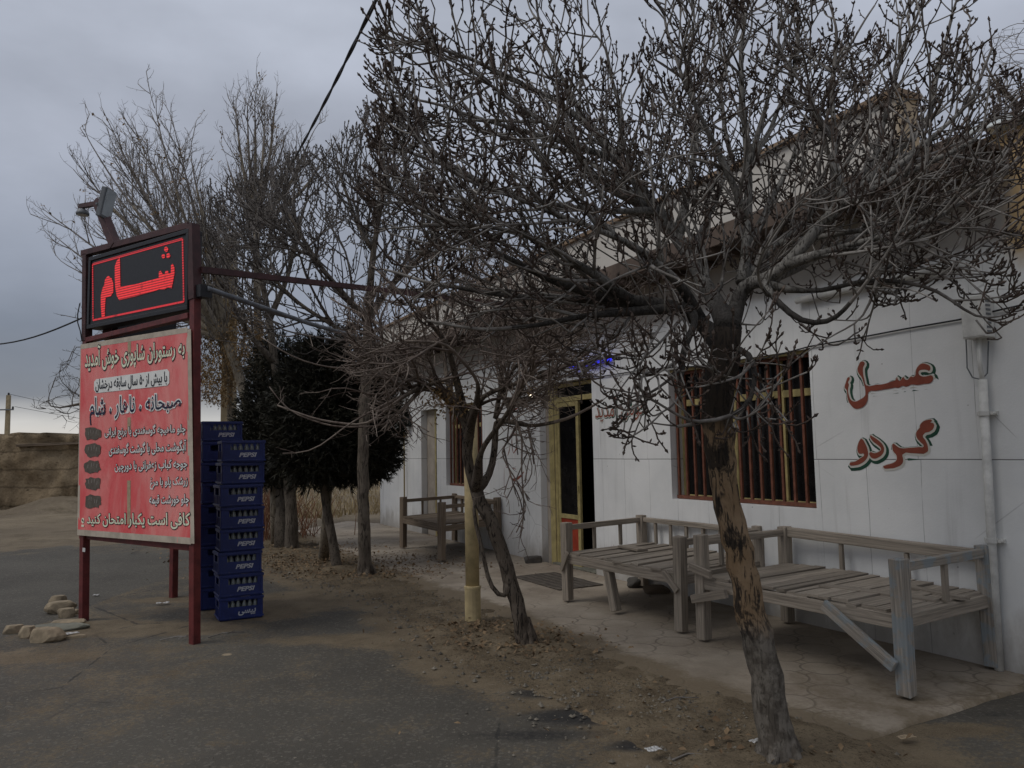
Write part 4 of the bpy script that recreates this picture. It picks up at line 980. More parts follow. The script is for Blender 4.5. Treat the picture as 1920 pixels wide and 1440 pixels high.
# menu banner: a slightly sagging sheet of vinyl over a wooden batten
ban = bpy.data.objects.new('banner', None); C.objects.link(ban); ban.parent = sg
BY = .05
cor = {k: S(*p, BY) for k, p in dict(TL=(152, 650), TR=(351, 618), BL=(146, 1002), BR=(357, 1019)).items()}
def bq(u, v):
    a = [cor['TL'][i] * (1 - u) + cor['TR'][i] * u for i in (0, 1)]; c = [cor['BL'][i] * (1 - u) + cor['BR'][i] * u for i in (0, 1)]
    return a[0] * (1 - v) + c[0] * v, a[1] * (1 - v) + c[1] * v
b = MB(); n_ = 40
def sag(u, v):
    return -BY + .002 * mnoise.noise(Vector((u * 5, v * 3.0, 1))) + .001 * mnoise.noise(Vector((u * 13 + v * 5, v * 4, 5)))
gridv = [[None] * (n_ + 1) for _ in range(n_ + 1)]
for j in range(n_ + 1):
    for i in range(n_ + 1):
        x, z = bq(i / n_, j / n_); gridv[j][i] = len(b.v); b.v.append(Vector((x, sag(i / n_, j / n_), z)))
for j in range(n_):
    for i in range(n_): b.face((gridv[j][i], gridv[j + 1][i], gridv[j + 1][i + 1], gridv[j][i + 1]))
sheet_o = b.build('sheet', M['vinyl'], ban, smooth=True)
LIFT = -BY - .0032
b = MB()
for (u0_, v0_, u1_, v1_) in ((-.004, -.012, 1.004, .014), (-.004, .974, 1.004, 1.004), (-.008, .0, .014, 1.0), (.99, .0, 1.03, 1.0)):
    P_ = [bq(u0_, v0_), bq(u1_, v0_), bq(u1_, v1_), bq(u0_, v1_)]
    k_ = LIFT + .002 if v1_ - v0_ < .1 else LIFT + .0035
    b.quad(*[(p[0], k_, p[1]) for p in (P_[3], P_[2], P_[1], P_[0])])
b.build('hem', M['cloth'], ban)
b = MB()
for v0_, v1_ in ((.015, .075), (.40, .47), (.715, .93)):
    P_ = [bq(.475, v0_), bq(.505, v0_), bq(.505, v1_), bq(.475, v1_)]; b.quad(*[(p[0], LIFT + .001, p[1]) for p in P_[::-1]])
b.build('batten', M['hole'], ban)
b = MB(); P_ = []
x0, z1_ = S(178, 712, BY); x1, z0_ = S(318, 738, BY)
def band(px, py): return S(px, py, BY)
rr = [band(181, 711), band(314, 692), band(318, 697), band(318, 718), band(314, 723), band(181, 737), band(177, 732), band(177, 716)]
b.v = [Vector((p[0], LIFT, p[1])) for p in rr]; b.face(range(8)[::-1]); b.build('white_plate', M['white_ink'], ban)
def banner_line(txt, tl, tr, br_, bl_, fill, edge, eo, bold, yo=0.0):
    """a line of writing stretched between four measured corners"""
    ref, _ = text_mesh(shape(txt), bold)
    c = [S(*p, BY) for p in (tl, tr, br_, bl_)]
    lo, hi = ref[:, :2].min(0), ref[:, :2].max(0)
    o_ = bpy.data.objects.new('lettering', None); C.objects.link(o_); o_.parent = ban
    for nm, off, y, m_ in ((('outline', bold + eo, LIFT - .001 - yo, edge),) if edge else ()) + (('letters', bold, LIFT - .0022 - yo, fill),):
        v, f = text_mesh(shape(txt), off)
        u = (v[:, 0] - lo[0]) / (hi[0] - lo[0]); w = (v[:, 1] - lo[1]) / (hi[1] - lo[1])
        q_ = np.zeros_like(v)
        for i in (0, 1):
            q_[:, i] = (c[3][i] * (1 - u) + c[2][i] * u) * (1 - w) + (c[0][i] * (1 - u) + c[1][i] * u) * w
        place_flat(nm, q_, f, None, y, M[m_], o_)
banner_line('به رستوران شاپوری خوش آمدید', (160, 650), (347, 632), (347, 676), (160, 702), 'cream_ink', 'ink', .045, .016)
banner_line('با بیش از ۵۰ سال سابقه درخشان', (180, 711), (314, 696), (314, 722), (180, 736), 'ink', None, 0, .012, .001)
banner_line('صبحانه ، ناهار ، شام', (169, 746), (340, 737), (340, 778), (169, 798), 'navy', 'white_ink', .065, .012)
banner_line('چلو ماهیچه گوسفندی با برنج ایرانی', (197, 800), (349, 793), (349, 818), (197, 824), 'white_ink', 'ink', .052, .015)
banner_line('آبگوشت محلی با گوشت گوسفندی', (205, 832), (350, 824), (350, 850), (205, 856), 'white_ink', 'ink', .052, .015)
banner_line('جوجه کباب زعفرانی با دورچین', (216, 866), (352, 860), (352, 883), (216, 887), 'white_ink', 'ink', .052, .015)
banner_line('زرشک پلو با مرغ', (282, 896), (353, 893), (353, 916), (282, 918), 'white_ink', 'ink', .052, .015)
banner_line('چلو خورشت قیمه', (281, 928), (355, 926), (355, 950), (281, 951), 'white_ink', 'ink', .052, .015)
banner_line('کافی است یکبار امتحان کنید', (164, 963), (357, 961), (357, 993), (164, 987), 'cream_ink', 'ink', .045, .016)
for (px, py, rx_, ry_) in ((174, 813, 15, 12), (174, 844, 15, 12.5), (174, 875, 15.5, 11.5), (175, 907, 15, 11.5), (175, 940, 15, 12)):
    b = MB(); ring = []
    for k in range(18):
        a = 2 * math.pi * k / 18; q_ = 1 + .16 * random.uniform(-1, 1); ring.append(S(px + rx_ * q_ * math.copysign(abs(math.cos(a)) ** .7, math.cos(a)), py + ry_ * q_ * math.copysign(abs(math.sin(a)) ** .7, math.sin(a)), BY))
    b.v = [Vector((p[0], LIFT - .001, p[1])) for p in ring]; b.face(range(18)); bo = b.build('painted_out_price', M['blob'], ban)
    b = MB()
    for k in range(4):
        x_, z_q = S(px - 8 + k * 5 + random.uniform(-1, 1), py + random.uniform(-3, 4), BY); b.quad((x_, LIFT - .002, z_q), (x_ + .008, LIFT - .002, z_q), (x_ + .012, LIFT - .002, z_q + .035), (x_ + .004, LIFT - .002, z_q + .035))
    b.build('scratches', M['scratch'], bo)
# printer's mark in the corner
b = MB(); cx_, cz_ = S(156, 976, BY); b.v = [Vector((cx_ + .028 * math.cos(a), LIFT - .001, cz_ + .028 * math.sin(a))) for a in np.linspace(0, 2 * math.pi, 13)[:-1]]; b.face(range(12)); b.quad((cx_ - .025, LIFT - .001, cz_ - .06), (cx_ + .025, LIFT - .001, cz_ - .06), (cx_ + .025, LIFT - .001, cz_ - .04), (cx_ - .025, LIFT - .001, cz_ - .04)); mk = b.build('emblem', M['cream_ink'], ban)
b = MB(); b.quad((cx_ - .02, LIFT - .002, cz_ + .004), (cx_ + .014, LIFT - .002, cz_ - .014), (cx_ + .02, LIFT - .002, cz_ - .002), (cx_ - .012, LIFT - .002, cz_ + .016)); b.build('emblem_stripe', M['ink'], mk)
b = MB(); xa, za = S(157, 1031, .037); b.quad((xa - .026, -.0365, za - .02), (xa + .026, -.0365, za - .02), (xa + .026, -.0365, za + .02), (xa - .026, -.0365, za + .02)); b.build('sticker', M['paper'], sg)
# arm with two lamps
ax, azz = S(217, 462); bx_, bz_ = S(184, 378)
b = MB(); b.bar((ax, 0.0, azz), (bx_, -.0, bz_), .085, .085, up=Vector((0, 1, 0))); b.build('lamp_arm', M['maroon_dark'], sg, bevel=.004)
b = MB(); hx, hz = S(150, 387); b.bar((bx_ + .02, 0, bz_ - .02), (hx, 0, hz), .04, .045); b.build('lamp_bracket', M['maroon_dark'], sg)
b = MB(); jx_, jz_ = S(372, 545); b.box(jx_ - .03, jx_ + .06, -.02, .10, jz_ - .06, jz_ + .05); b.build('clamp', M['black'], sg)
SM = Matrix.Translation(SL) @ Matrix.Rotation(SROT, 4, 'Z')
flc = SM @ Vector((*[S(203, 385)[0]], -.02, S(203, 385)[1]))
fl = thing('floodlight', flc, 'grey framed square floodlight tilted on the arm above the sign', 'lamp', rotz=SROT + R(122))
b = MB(); b.bar((0, .03, -.14), (0, -.03, .16), .20, .05, up=Vector((0, 1, 0))); b.build('housing', M['steel'], fl, bevel=.008)
b = MB(); b.bar((0, .03 - .028, -.12), (0, -.03 - .028, .14), .16, .008, up=Vector((0, 1, 0))); b.build('lens', M['lampglass'], fl)
b = MB(); b.bar((-.11, .04, -.02), (.11, .04, -.02), .02, .02); b.build('yoke', M['steel'], fl)
slx, slz = S(155, 398)
sl = thing('spotlight', SM @ Vector((slx, -.0, slz)), 'small round downlight hanging under the bracket left of the floodlight', 'lamp', rotz=SROT)
b = MB(); b.lathe([(.062, -.03), (.066, -.01), (.05, .02), (.015, .04), (.01, .075)], 14); b.build('shade', M['steel'], sl, smooth=True)
b = MB(); b.lathe([(.052, -.034), (.055, -.0305)], 14); b.build('lens', M['whitepipe'], sl)
# tie beam to the cream pole and the grey tube
pole_b = G(887, 1172)
b = MB(); a_ = SM @ Vector((S(366, 506)[0] + .04, .03, S(366, 506)[1])); q_ = W(985, 574, .05); c_ = F(q_[0], -.05, q_[1]); b.bar(a_, c_, .05, .055); tag(b.build('tie_beam', M['maroon_dark'], None, a_), 'dark red steel beam running level from the sign to the white restaurant wall', 'beam')
b = MB(); a_ = SM @ Vector((S(372, 541)[0] + .06, .05, S(372, 541)[1])); c_ = at(700, 640, 11.0); b.tube([a_, (a_ + c_) / 2 + Vector((0, 0, -.03)), c_], .026, 8); tag(b.build('brace_tube', M['greypipe'], None, a_, True), 'thin grey steel tube sloping from the sign into the bare trees', 'pipe')
# cream pole
pl = thing('cream_pole', pole_b, 'cream painted round steel pole with a thicker foot, beside the leaning thin tree', 'pole')
ht = at(886, 778, pole_b.y).z
b = MB(); b.tube([(0, 0, -.02), (0, 0, .34)], .074, 16); b.lathe([(.079, .335), (.079, .355), (.067, .36)], 16); b.build('foot', M['polecream'], pl, smooth=False)
b = MB(); b.tube([(0, 0, .355), (0, 0, ht + .05)], .065, 16); b.build('shaft', M['polecream'], pl, smooth=True)

# ------------------------------------------------------------------ crates and bottles
CW, CD, CH = .405, .30, .2165
def crate_mesh(t):
    b = MB(); th = .012
    hole = [(-.115, .135, .125, .178)]
    # front wall with its hand window
    def frontish(y0, y1, opens):
        wall_cells(b, -CW / 2, CW / 2, .012, CH, opens, y0, y1)
        b.quad((-CW / 2, y0, CH), (CW / 2, y0, CH), (CW / 2, y1, CH), (-CW / 2, y1, CH)); 
    frontish(0, th, [(-.125, .150, .122, .182)]); frontish(CD - th, CD, [(-.125, .125, .122, .182)])
    for sx in (-1, 1):
        x0, x1 = (-CW / 2, -CW / 2 + th) if sx < 0 else (CW / 2 - th, CW / 2)
        b.box(x0, x1, th, CD - th, .012, .115); b.box(x0, x1, th, CD - th, .185, CH); b.box(x0, x1, th, .07, .115, .185); b.box(x0, x1, CD - .07, CD - th, .115, .185)
        for k in range(4):
            y = .05 + k * .065; xo = (x0 - .006, x0 - .0005) if sx < 0 else (x1 + .0005, x1 + .006); b.box(*xo, y, y + .012, .02, .115)
        xo = (x0 - .008, x0 - .001) if sx < 0 else (x1 + .001, x1 + .008); b.box(*xo, -.006, CD + .006, CH - .03, CH - .004); b.box(*xo, -.006, CD + .006, .012, .03)
    b.box(-CW / 2 - .006, CW / 2 + .006, -.008, -.0005, CH - .028, CH - .004); b.box(-CW / 2 - .004, CW / 2 + .004, -.006, -.0005, .012, .028)
    for x in (-CW / 2 + .004, CW / 2 - .022): b.box(x, x + .018, -.006, -.0005, .0285, CH - .0285)
    b.box(-CW / 2 + .006, CW / 2 - .006, .006, CD - .006, 0.0, .0115)
    for k in range(1, 6): b.box(-CW / 2 + k * CW / 6 - .003, -CW / 2 + k * CW / 6 + .003, .0125, CD - .0125, .012, .10)
    for k in (1, 2, 3): b.box(-CW / 2 + .0125, CW / 2 - .0125, k * CD / 4 - .003, k * CD / 4 + .003, .013, .105 if k != 2 else .19)
    return b.build('shell', M['crate'], t, bevel=.0025)
def logo_part(txt, t, x0, x1, z0, z1, sh):
    v, f = text_mesh(txt, .035, sh); ref = v
    v = fit(v, ref, x0, x1, z0, z1); return place_flat('lettering', v, f, None, -.0022, M['logo'], t)
cyaw = R(31)
order = ['lowest', 'second lowest', 'third lowest', 'fourth lowest', 'fifth lowest', 'third from top', 'second from top', 'topmost']
proto = thing('bottle_crate', (0, 0, 0), 'x', 'crate', 'blue bottle crates stacked beside the sign', 0)
crate_mesh(proto); LP_ = logo_part('PEPSI', proto, -.045, .125, .052, .096, .25)
def bottle_mesh(t):
    b = MB(); b.lathe([(.024, 0), (.027, .006), (.0275, .05), (.024, .075), (.0275, .10), (.022, .135), (.012, .16), (.0115, .185), (.0135, .187), (.0135, .194), (.010, .195)], 10)
    return b.build('bottle_body', mat_bottle, t, smooth=True)
m_, nt, bb = mat('bottle_glass'); kk = NT(nt)
kk.set(bb.inputs['Base Color'], kk.mix(kk.noise(14, 3, .6, kk.obj()), (0.07, 0.08, 0.075), (0.22, 0.24, 0.23))); bb.inputs['Roughness'].default_value = .12; bb.inputs['Specular IOR Level'].default_value = .7
mat_bottle = m_
bme = None
def put_bottles(base, yaw, which, n_, full=False):
    global bme
    for k in range(n_):
        x = -.128 + k * .0535; y = .045
        w = base + Matrix.Rotation(yaw, 3, 'Z') @ Vector((x + random.uniform(-.004, .004), y + random.uniform(-.004, .006), .013))
        if bme is None:
            bm_ = MB(); bm_.lathe([(.024, 0), (.027, .006), (.0275, .05), (.024, .075), (.0275, .10), (.022, .135), (.012, .16), (.0115, .185), (.0135, .187), (.0135, .194), (.010, .195)], 10)
            o = bm_.build('glass_bottle', mat_bottle, None, Vector((0, 0, 0)), True); bme = o.data
        else:
            o = bpy.data.objects.new('glass_bottle', bme); C.objects.link(o)
        o.location = w; o.rotation_euler = (0, 0, random.uniform(0, 6))
        num = ['first', 'second', 'third', 'fourth', 'fifth', 'sixth'][k]
        tag(o, f'{num} bottle from the left in the {which}', 'bottle', 'glass bottles standing in the blue crates')
c0 = G(413, 1168); first = True
front = Vector((math.cos(cyaw), math.sin(cyaw), 0))
for k in range(8):
    c = proto if first else copy_tree(proto); first = False
    yaw = cyaw + random.uniform(-.055, .055); base = c0 + front * (CW / 2 + random.uniform(-.014, .014)) + Vector((random.uniform(-.012, .012), random.uniform(-.012, .012), 0)) + Vector((-.002 * k, 0, .010 + k * (CH + .001)))
    c.location = base; c.rotation_euler = (0, 0, yaw)
    c['label'] = ('lowest blue crate of the front stack, with white Persian lettering' if k == 0 else f'blue bottle crate, {order[k]} of the front stack, white block lettering')
    if k == 0:
        for ch in list(c.children):
            if ch.name.startswith('lettering'): keepme = ch
    put_bottles(base, yaw, order[k] + ' crate of the front stack', 6)
# the lowest crate carries the Persian form of the same word: swap its print for its own mesh
v, f = text_mesh(shape('پپسی'), .03, .15); v = fit(v, v, -.03, .135, .03, .098)
b = MB(); b.v = [Vector((p[0], -.0022, p[1])) for p in v]; b.f = [tuple(q_) for q_ in f]; b.uv = [None] * len(f)
tmp = b.build('lettering', M['logo']); keepme.data = tmp.data; bpy.data.objects.remove(tmp)
c1 = G(378, 1147)
for k in range(9):
    c = copy_tree(proto)
    for ch in list(c.children):
        if ch.name.startswith('lettering') and k > -1: ch.data = LP_.data if k else ch.data
    yaw = cyaw + random.uniform(-.03, .03); base = c1 + front * (CW / 2 + random.uniform(-.008, .008) - .02) + Vector((0, 0, .010 + k * (CH + .001)))
    c.location = base; c.rotation_euler = (0, 0, yaw)
    c['label'] = ('blue bottle crate on top of the taller rear stack' if k == 8 else f'blue bottle crate in the rear stack, number {k + 1} up from the ground')
    c['group'] = 'blue bottle crates stacked behind the front stack'
    if k == 8: put_bottles(base, yaw, 'top crate of the rear stack', 6)
# the proto was crate 0 and lost its block print: restore the shared block print for the others
def block_print():
    v, f = text_mesh('PEPSI', .035, .25); v = fit(v, v, -.045, .125, .052, .096)
    b = MB(); b.v = [Vector((p[0], -.0022, p[1])) for p in v]; b.f = [tuple(q_) for q_ in f]; b.uv = [None] * len(f)
    o = b.build('lettering', M['logo']); d = o.data; bpy.data.objects.remove(o); return d
bp_ = block_print()
for o in C.objects:
    if o.name.startswith('lettering') and o.parent and o.parent.name.startswith('bottle_crate') and o != keepme: o.data = bp_

# ------------------------------------------------------------------ trees
def colonize(pos, par, attr, step, kill, iters, infl=9.0, trop=Vector((0, 0, 0)), jitter=.25, start=0):
    pos = [np.array(p, float) for p in pos]; par = list(par)
    A_ = np.array(attr); bd = np.full(len(A_), 1e9); bi = np.zeros(len(A_), int)
    new = list(range(start, len(pos))); tr = np.array(trop)
    kids = {}
    for it in range(iters):
        if len(A_) == 0 or not new: break
        NP = np.array([pos[i] for i in new])
        for c0_ in range(0, len(NP), 400):
            d = np.linalg.norm(A_[:, None, :] - NP[None, c0_:c0_ + 400, :], axis=2)
            j = d.argmin(1); dm = d[np.arange(len(A_)), j]; up = dm < bd
            bd[up] = dm[up]; bi[up] = np.array(new)[c0_ + j[up]]
        live = bd > kill
        A_, bd, bi = A_[live], bd[live], bi[live]
        use = bd < infl
        new = []
        for i in np.unique(bi[use]):
            s_ = A_[use & (bi == i)] - pos[i]; n__ = s_ / np.linalg.norm(s_, axis=1)[:, None]
            d = n__.mean(0); 
            pd_ = pos[i] - pos[par[i]] if par[i] >= 0 else d
            l_ = np.linalg.norm(pd_)
            d = d / (np.linalg.norm(d) + 1e-9) + tr + rng.normal(0, jitter, 3) + (pd_ / l_ * .35 if l_ > 0 else 0)
            d /= np.linalg.norm(d) + 1e-9
            q_ = pos[i] + d * step
            if kids.get(i, 0) >= 3: continue
            kids[i] = kids.get(i, 0) + 1
            pos.append(q_); par.append(int(i)); new.append(len(pos) - 1)
        if not new: break
    return pos, par
def feather(pos, par, start, step, spread=.6, up=.12, depth=2, dens=.62, frac=.5):
    """straight side shoots at a slant along each limb, and shorter ones along those"""
    pos = [np.array(p, float) for p in pos]; par = list(par)
    def runs(i0):
        kids = {}
        for i in range(i0, len(pos)): kids.setdefault(par[i], []).append(i)
        return kids
    frontier = list(range(start, len(pos)))
    for lv in range(depth):
        kids = {}
        for i, p in enumerate(par): kids.setdefault(p, []).append(i)
        rem = {}
        for i in range(len(pos) - 1, -1, -1): rem[i] = max([rem[c] + 1 for c in kids.get(i, [])], default=0)
        new = []; side = 1
        for i in frontier:
            if rng.random() > dens or par[i] < 0: continue
            n_ = int(min(rem[i] * frac + 2, 11 if lv == 0 else 5) * rng.uniform(.6, 1.25))
            if n_ < 2: continue
            d = pos[i] - pos[par[i]]; d /= np.linalg.norm(d) + 1e-9
            q_ = rng.normal(0, 1, 3); q_ -= d * q_.dot(d); q_ /= np.linalg.norm(q_) + 1e-9
            d2 = d + q_ * spread; cur = i
            for k in range(n_):
                d2 = d2 / np.linalg.norm(d2) + np.array([0, 0, up]) + rng.normal(0, .05, 3) + d * .05; d2 /= np.linalg.norm(d2)
                pos.append(pos[cur] + d2 * step); par.append(cur); cur = len(pos) - 1; new.append(cur)
        frontier = new
    return pos, par
def branch_out(pos, par, start, step, center, levels, clip):
    """side branches in several orders: each leaves its parent at a slant, runs smoothly outwards and curls up"""
    pos = [np.array(p, float) for p in pos]; par = list(par); frontier = list(range(start, len(pos))); ce = np.array(center, float)
    for (dens, l0, l1, fwd, spread, outw, up, curl, keep_) in levels:
        new = []
        for i in frontier:
            if rng.random() > dens or par[i] < 0: continue
            d = pos[i] - pos[par[i]]; d /= np.linalg.norm(d) + 1e-9
            q_ = rng.normal(0, 1, 3); q_ -= d * q_.dot(d); q_ /= np.linalg.norm(q_) + 1e-9
            o_ = pos[i] - ce; o_ /= np.linalg.norm(o_) + 1e-9
            d = d * fwd + q_ * spread + o_ * outw; d /= np.linalg.norm(d)
            c = rng.normal(0, curl, 3) + np.array([0, 0, up]); cur = i; dep_ = []
            for k in range(max(2, int(rng.uniform(l0, l1) / step))):
                d = d + c + rng.normal(0, .07, 3); d /= np.linalg.norm(d)
                p = pos[cur] + d * step
                if clip and not clip(p): break
                pos.append(p); par.append(cur); cur = len(pos) - 1; new.append(cur)
        frontier = new + ([f for f in frontier if rng.random() < keep_])
    return pos, par
def project(p):
    d = Vector(p) - Vector((0, 0, CAMH)); y = d.dot(vf)
    return 960 + FPX * d.dot(vr) / y, 720 - FPX * d.dot(vu) / y
def crown_clip(poly, Y, dep):
    def f(p):
        if abs(p[1] - Y) > dep: return False
        x, y = project(p); c = False; n_ = len(poly)
        for i in range(n_):
            x1, y1 = poly[i]; x2, y2 = poly[(i + 1) % n_]
            if (y1 > y) != (y2 > y) and x < (x2 - x1) * (y - y1) / (y2 - y1) + x1: c = not c
        return c
    return f
def radii(pos, par, r_tip, expo, given):
    n_ = len(pos); acc = np.zeros(n_); has = np.zeros(n_, bool)
    for i in range(n_ - 1, -1, -1):
        if not has[i]: acc[i] = r_tip ** expo
        p = par[i]
        if p >= 0: acc[p] += acc[i]; has[p] = True
    r = acc ** (1 / expo)
    for i, g in given.items(): r[i] = max(min(r[i], g * 1.0), g)
    return r, has
def chains(pos, par, r):
    ch = {}
    for i, p in enumerate(par):
        if p >= 0: ch.setdefault(p, []).append(i)
    outc = []; stack = [(-1, 0)]
    while stack:
        p, i = stack.pop(); c = ([p] if p >= 0 else []) + [i]
        while i in ch:
            ks = sorted(ch[i], key=lambda q_: -r[q_])
            for o_ in ks[1:]: stack.append((i, o_))
            i = ks[0]; c.append(i)
        outc.append(c)
    return outc
def region(poly, n_, Y, dep, top_bias=None, expo=2.0):
    """points filling a crown: seen outline, rounded in depth"""
    P = np.array(poly, float); c = P.mean(0); lo, hi = P.min(0), P.max(0); outp = []
    while len(outp) < n_:
        q_ = rng.uniform(lo, hi, (n_, 2)); q_ = q_[inside(q_, poly)]
        dd_ = dist_poly(q_, poly, True); mxd = dd_.max() + 1e-6
        for (x, y), d in zip(q_, dd_):
            if top_bias and rng.random() > top_bias(x, y): continue
            k = min(1, d / mxd) ** .5 * .9 + .12
            outp.append(list(at(x, y, Y + rng.uniform(-1, 1) * dep * k)))
    return np.array(outp[:n_])

def grow_tree(name, label, base, trunk, limbs, attr, mats, step, kill, r_tip, expo=2.35, trop=(0, 0, .1), shoots=None, sides=(8, 5, 4), cut=.02, jitter=.25, iters=400, group=None, wig=.012, cat='tree', extra=None, chain_smooth=True):
    """trunk: [(point, radius)], limbs: [(start index in trunk or (limb, idx), [(point, radius)...])]"""
    root = thing(name, base, label, cat, group)
    pos, par, given, lim_nodes = [], [], {}, []
    def add_path(pts, rads, parent):
        ids = []
        for k, (p, r_) in enumerate(zip(pts, rads)):
            if parent is None or k > 0:
                prev = ids[-1] if ids else parent
                if prev is not None:
                    a = Vector(pos[prev]); d = Vector(p) - a; n_ = max(1, int(d.length / (step * 1.3)))
                    ra = given.get(prev, r_)
                    for q_ in range(1, n_ + 1):
                        t = q_ / n_; c = a + d * t
                        w = wig * math.sin(math.pi * t) if n_ > 1 else 0
                        c = c + Vector((random.uniform(-1, 1), random.uniform(-1, 1), random.uniform(-1, 1))) * wig * (1 if q_ < n_ else 0)
                        pos.append(list(c)); par.append(prev if q_ == 1 else len(pos) - 2); given[len(pos) - 1] = ra + (r_ - ra) * t
                    ids.append(len(pos) - 1)
                else:
                    pos.append(list(p)); par.append(-1); given[len(pos) - 1] = r_; ids.append(len(pos) - 1)
            else: ids.append(parent)
        return ids
    tids = add_path([p for p, _ in trunk], [r_ for _, r_ in trunk], None)
    n_trunk = len(pos)
    lids = []
    for start, pts in limbs:
        st = tids[start] if isinstance(start, int) else lids[start[0]][start[1]]
        lids.append(add_path([pos[st]] + [p for p, _ in pts], [given[st]] + [r_ for _, r_ in pts], st))
    nl = len(pos)
    s_from = 0
    # growth starts from the limbs (not from the lower trunk)
    pos2, par2 = feather(pos, par, n_trunk, step) if attr is None else branch_out(pos, par, n_trunk, step, *attr) if isinstance(attr, tuple) else colonize(pos, par, attr, step, kill, iters, trop=Vector(trop), jitter=jitter, start=max(0, n_trunk - 2))
    r, has = radii(pos2, par2, r_tip, expo, given)
    for i in range(nl, len(pos2)):
        r[i] = min(r[i], max(r[par2[i]] * .92, r_tip))
    V = [Vector(p) for p in pos2]
    cs = chains(pos2, par2, r)
    bt, bl_, bw = MB(), MB(), MB()
    trunk_set = set(range(n_trunk))
    tpts = [V[i] for i in range(n_trunk) ]
    # trunk with a flare and slight lumps
    tr_path = list(range(n_trunk))
    bt.tube([V[i] for i in tr_path], [r[i] * (1 + .06 * mnoise.noise(V[i] * 5)) for i in tr_path], max(sides[0], 12), True)
    for k in range(6):       # root flare
        a = k * 1.047 + random.uniform(-.3, .3); w = Vector((math.cos(a), math.sin(a), 0)); b0 = Vector(trunk[0][0]); rr0 = given[0]
        bt.tube([b0 + Vector((0, 0, .30)), b0 + w * rr0 * .68 + Vector((0, 0, .14)), b0 + w * rr0 * 1.05 + Vector((0, 0, .07)), b0 + w * rr0 * random.uniform(1.5, 2.0) + Vector((0, 0, .0))], [rr0 * .3, rr0 * .36, rr0 * .28, rr0 * .12], 7, True)
    for c in cs:
        if c[0] < n_trunk and all(i in trunk_set for i in c): continue
        c2 = [i for i in c if i not in trunk_set]
        first_in = [i for i in c if i in trunk_set]
        if first_in: c2 = [first_in[-1]] + c2
        if len(c2) < 2: continue
        pts = [V[i].copy() for i in c2]; rr_ = [r[i] for i in c2]
        if chain_smooth and len(pts) > 3:
            for _ in range(2):
                pts = [pts[0]] + [pts[i] * .5 + (pts[i - 1] + pts[i + 1]) * .25 for i in range(1, len(pts) - 1)] + [pts[-1]]
        rr_[0] = min(rr_[0], rr_[1] * 1.25)
        # split thick part / thin part
        kx = 0
        while kx < len(rr_) and rr_[kx] > cut: kx += 1
        if kx >= 2: bl_.tube(pts[:kx + 1], rr_[:kx + 1], sides[0] if rr_[0] > .03 else 6, True)
        if kx < len(pts) - 1:
            a = max(0, kx - 1) if kx >= 2 else 0
            bw.tube(pts[a:], rr_[a:], sides[1] if rr_[a] > cut * .5 else sides[2], True)
    tk = bt.build('trunk', mats[0], root, base, True)
    if bl_.f: bl_.build('limbs', mats[1], root, base, True)
    bw.build('branches', mats[2], root, base, True)
    if shoots: shoots(root, V, par2, r, has, base, n_trunk)
    if extra: extra(root, V, r, has, base, nl)
    return root

def bud_shoots(m_, dens_tip, dens_side, length, rad, upw=.7, thin=.012, clump=1.0, name='shoots'):
    """short knobbly end shoots turned up to the light, each with swollen buds"""
    def go(root, V, par, r, has, base, nl):
        b = MB()
        for i in range(nl, len(V)):
            tip = not has[i]
            if not tip and (r[i] > thin or random.random() > dens_side): continue
            d0 = (V[i] - V[par[i]]).normalized()
            for _ in range(random.choice(dens_tip) if tip else 1):
                d = (d0 * (.9 if tip else .25) + Vector((random.gauss(0, .5), random.gauss(0, .5), random.gauss(0, .35)))).normalized()
                l_ = length * random.uniform(.4, 1.3); n_ = 3
                pts = [V[i]]
                for k in range(n_):
                    d = (d + Vector((0, 0, upw * .45)) + Vector((random.gauss(0, .16), random.gauss(0, .16), random.gauss(0, .1)))).normalized(); pts.append(pts[-1] + d * (l_ / n_))
                b.tube(pts, [rad, rad * .9, rad * .85, rad * .8], 4, False)
                # buds
                e = pts[-1]; br = rad * random.uniform(1.5, 2.1); b.tube([e - d * br * .6, e + d * br * .5, e + d * br * 2.4], [rad * .8, br, rad * .25], 4, True)
                for q_ in range(random.choice((2, 3, 3, 4))):
                    t = random.uniform(.25, .95); p = pts[min(int(t * n_), n_ - 1)].lerp(pts[min(int(t * n_) + 1, n_)], t * n_ % 1)
                    sd2 = (d + Vector((random.gauss(0, .9), random.gauss(0, .9), random.gauss(.3, .6)))).normalized()
                    b.tube([p, p + sd2 * rad * 3.0, p + sd2 * rad * 5.5], [rad * .7, rad * 1.25, rad * .3], 3, False)
        if b.f: b.build(name, m_, root, base)
    return go
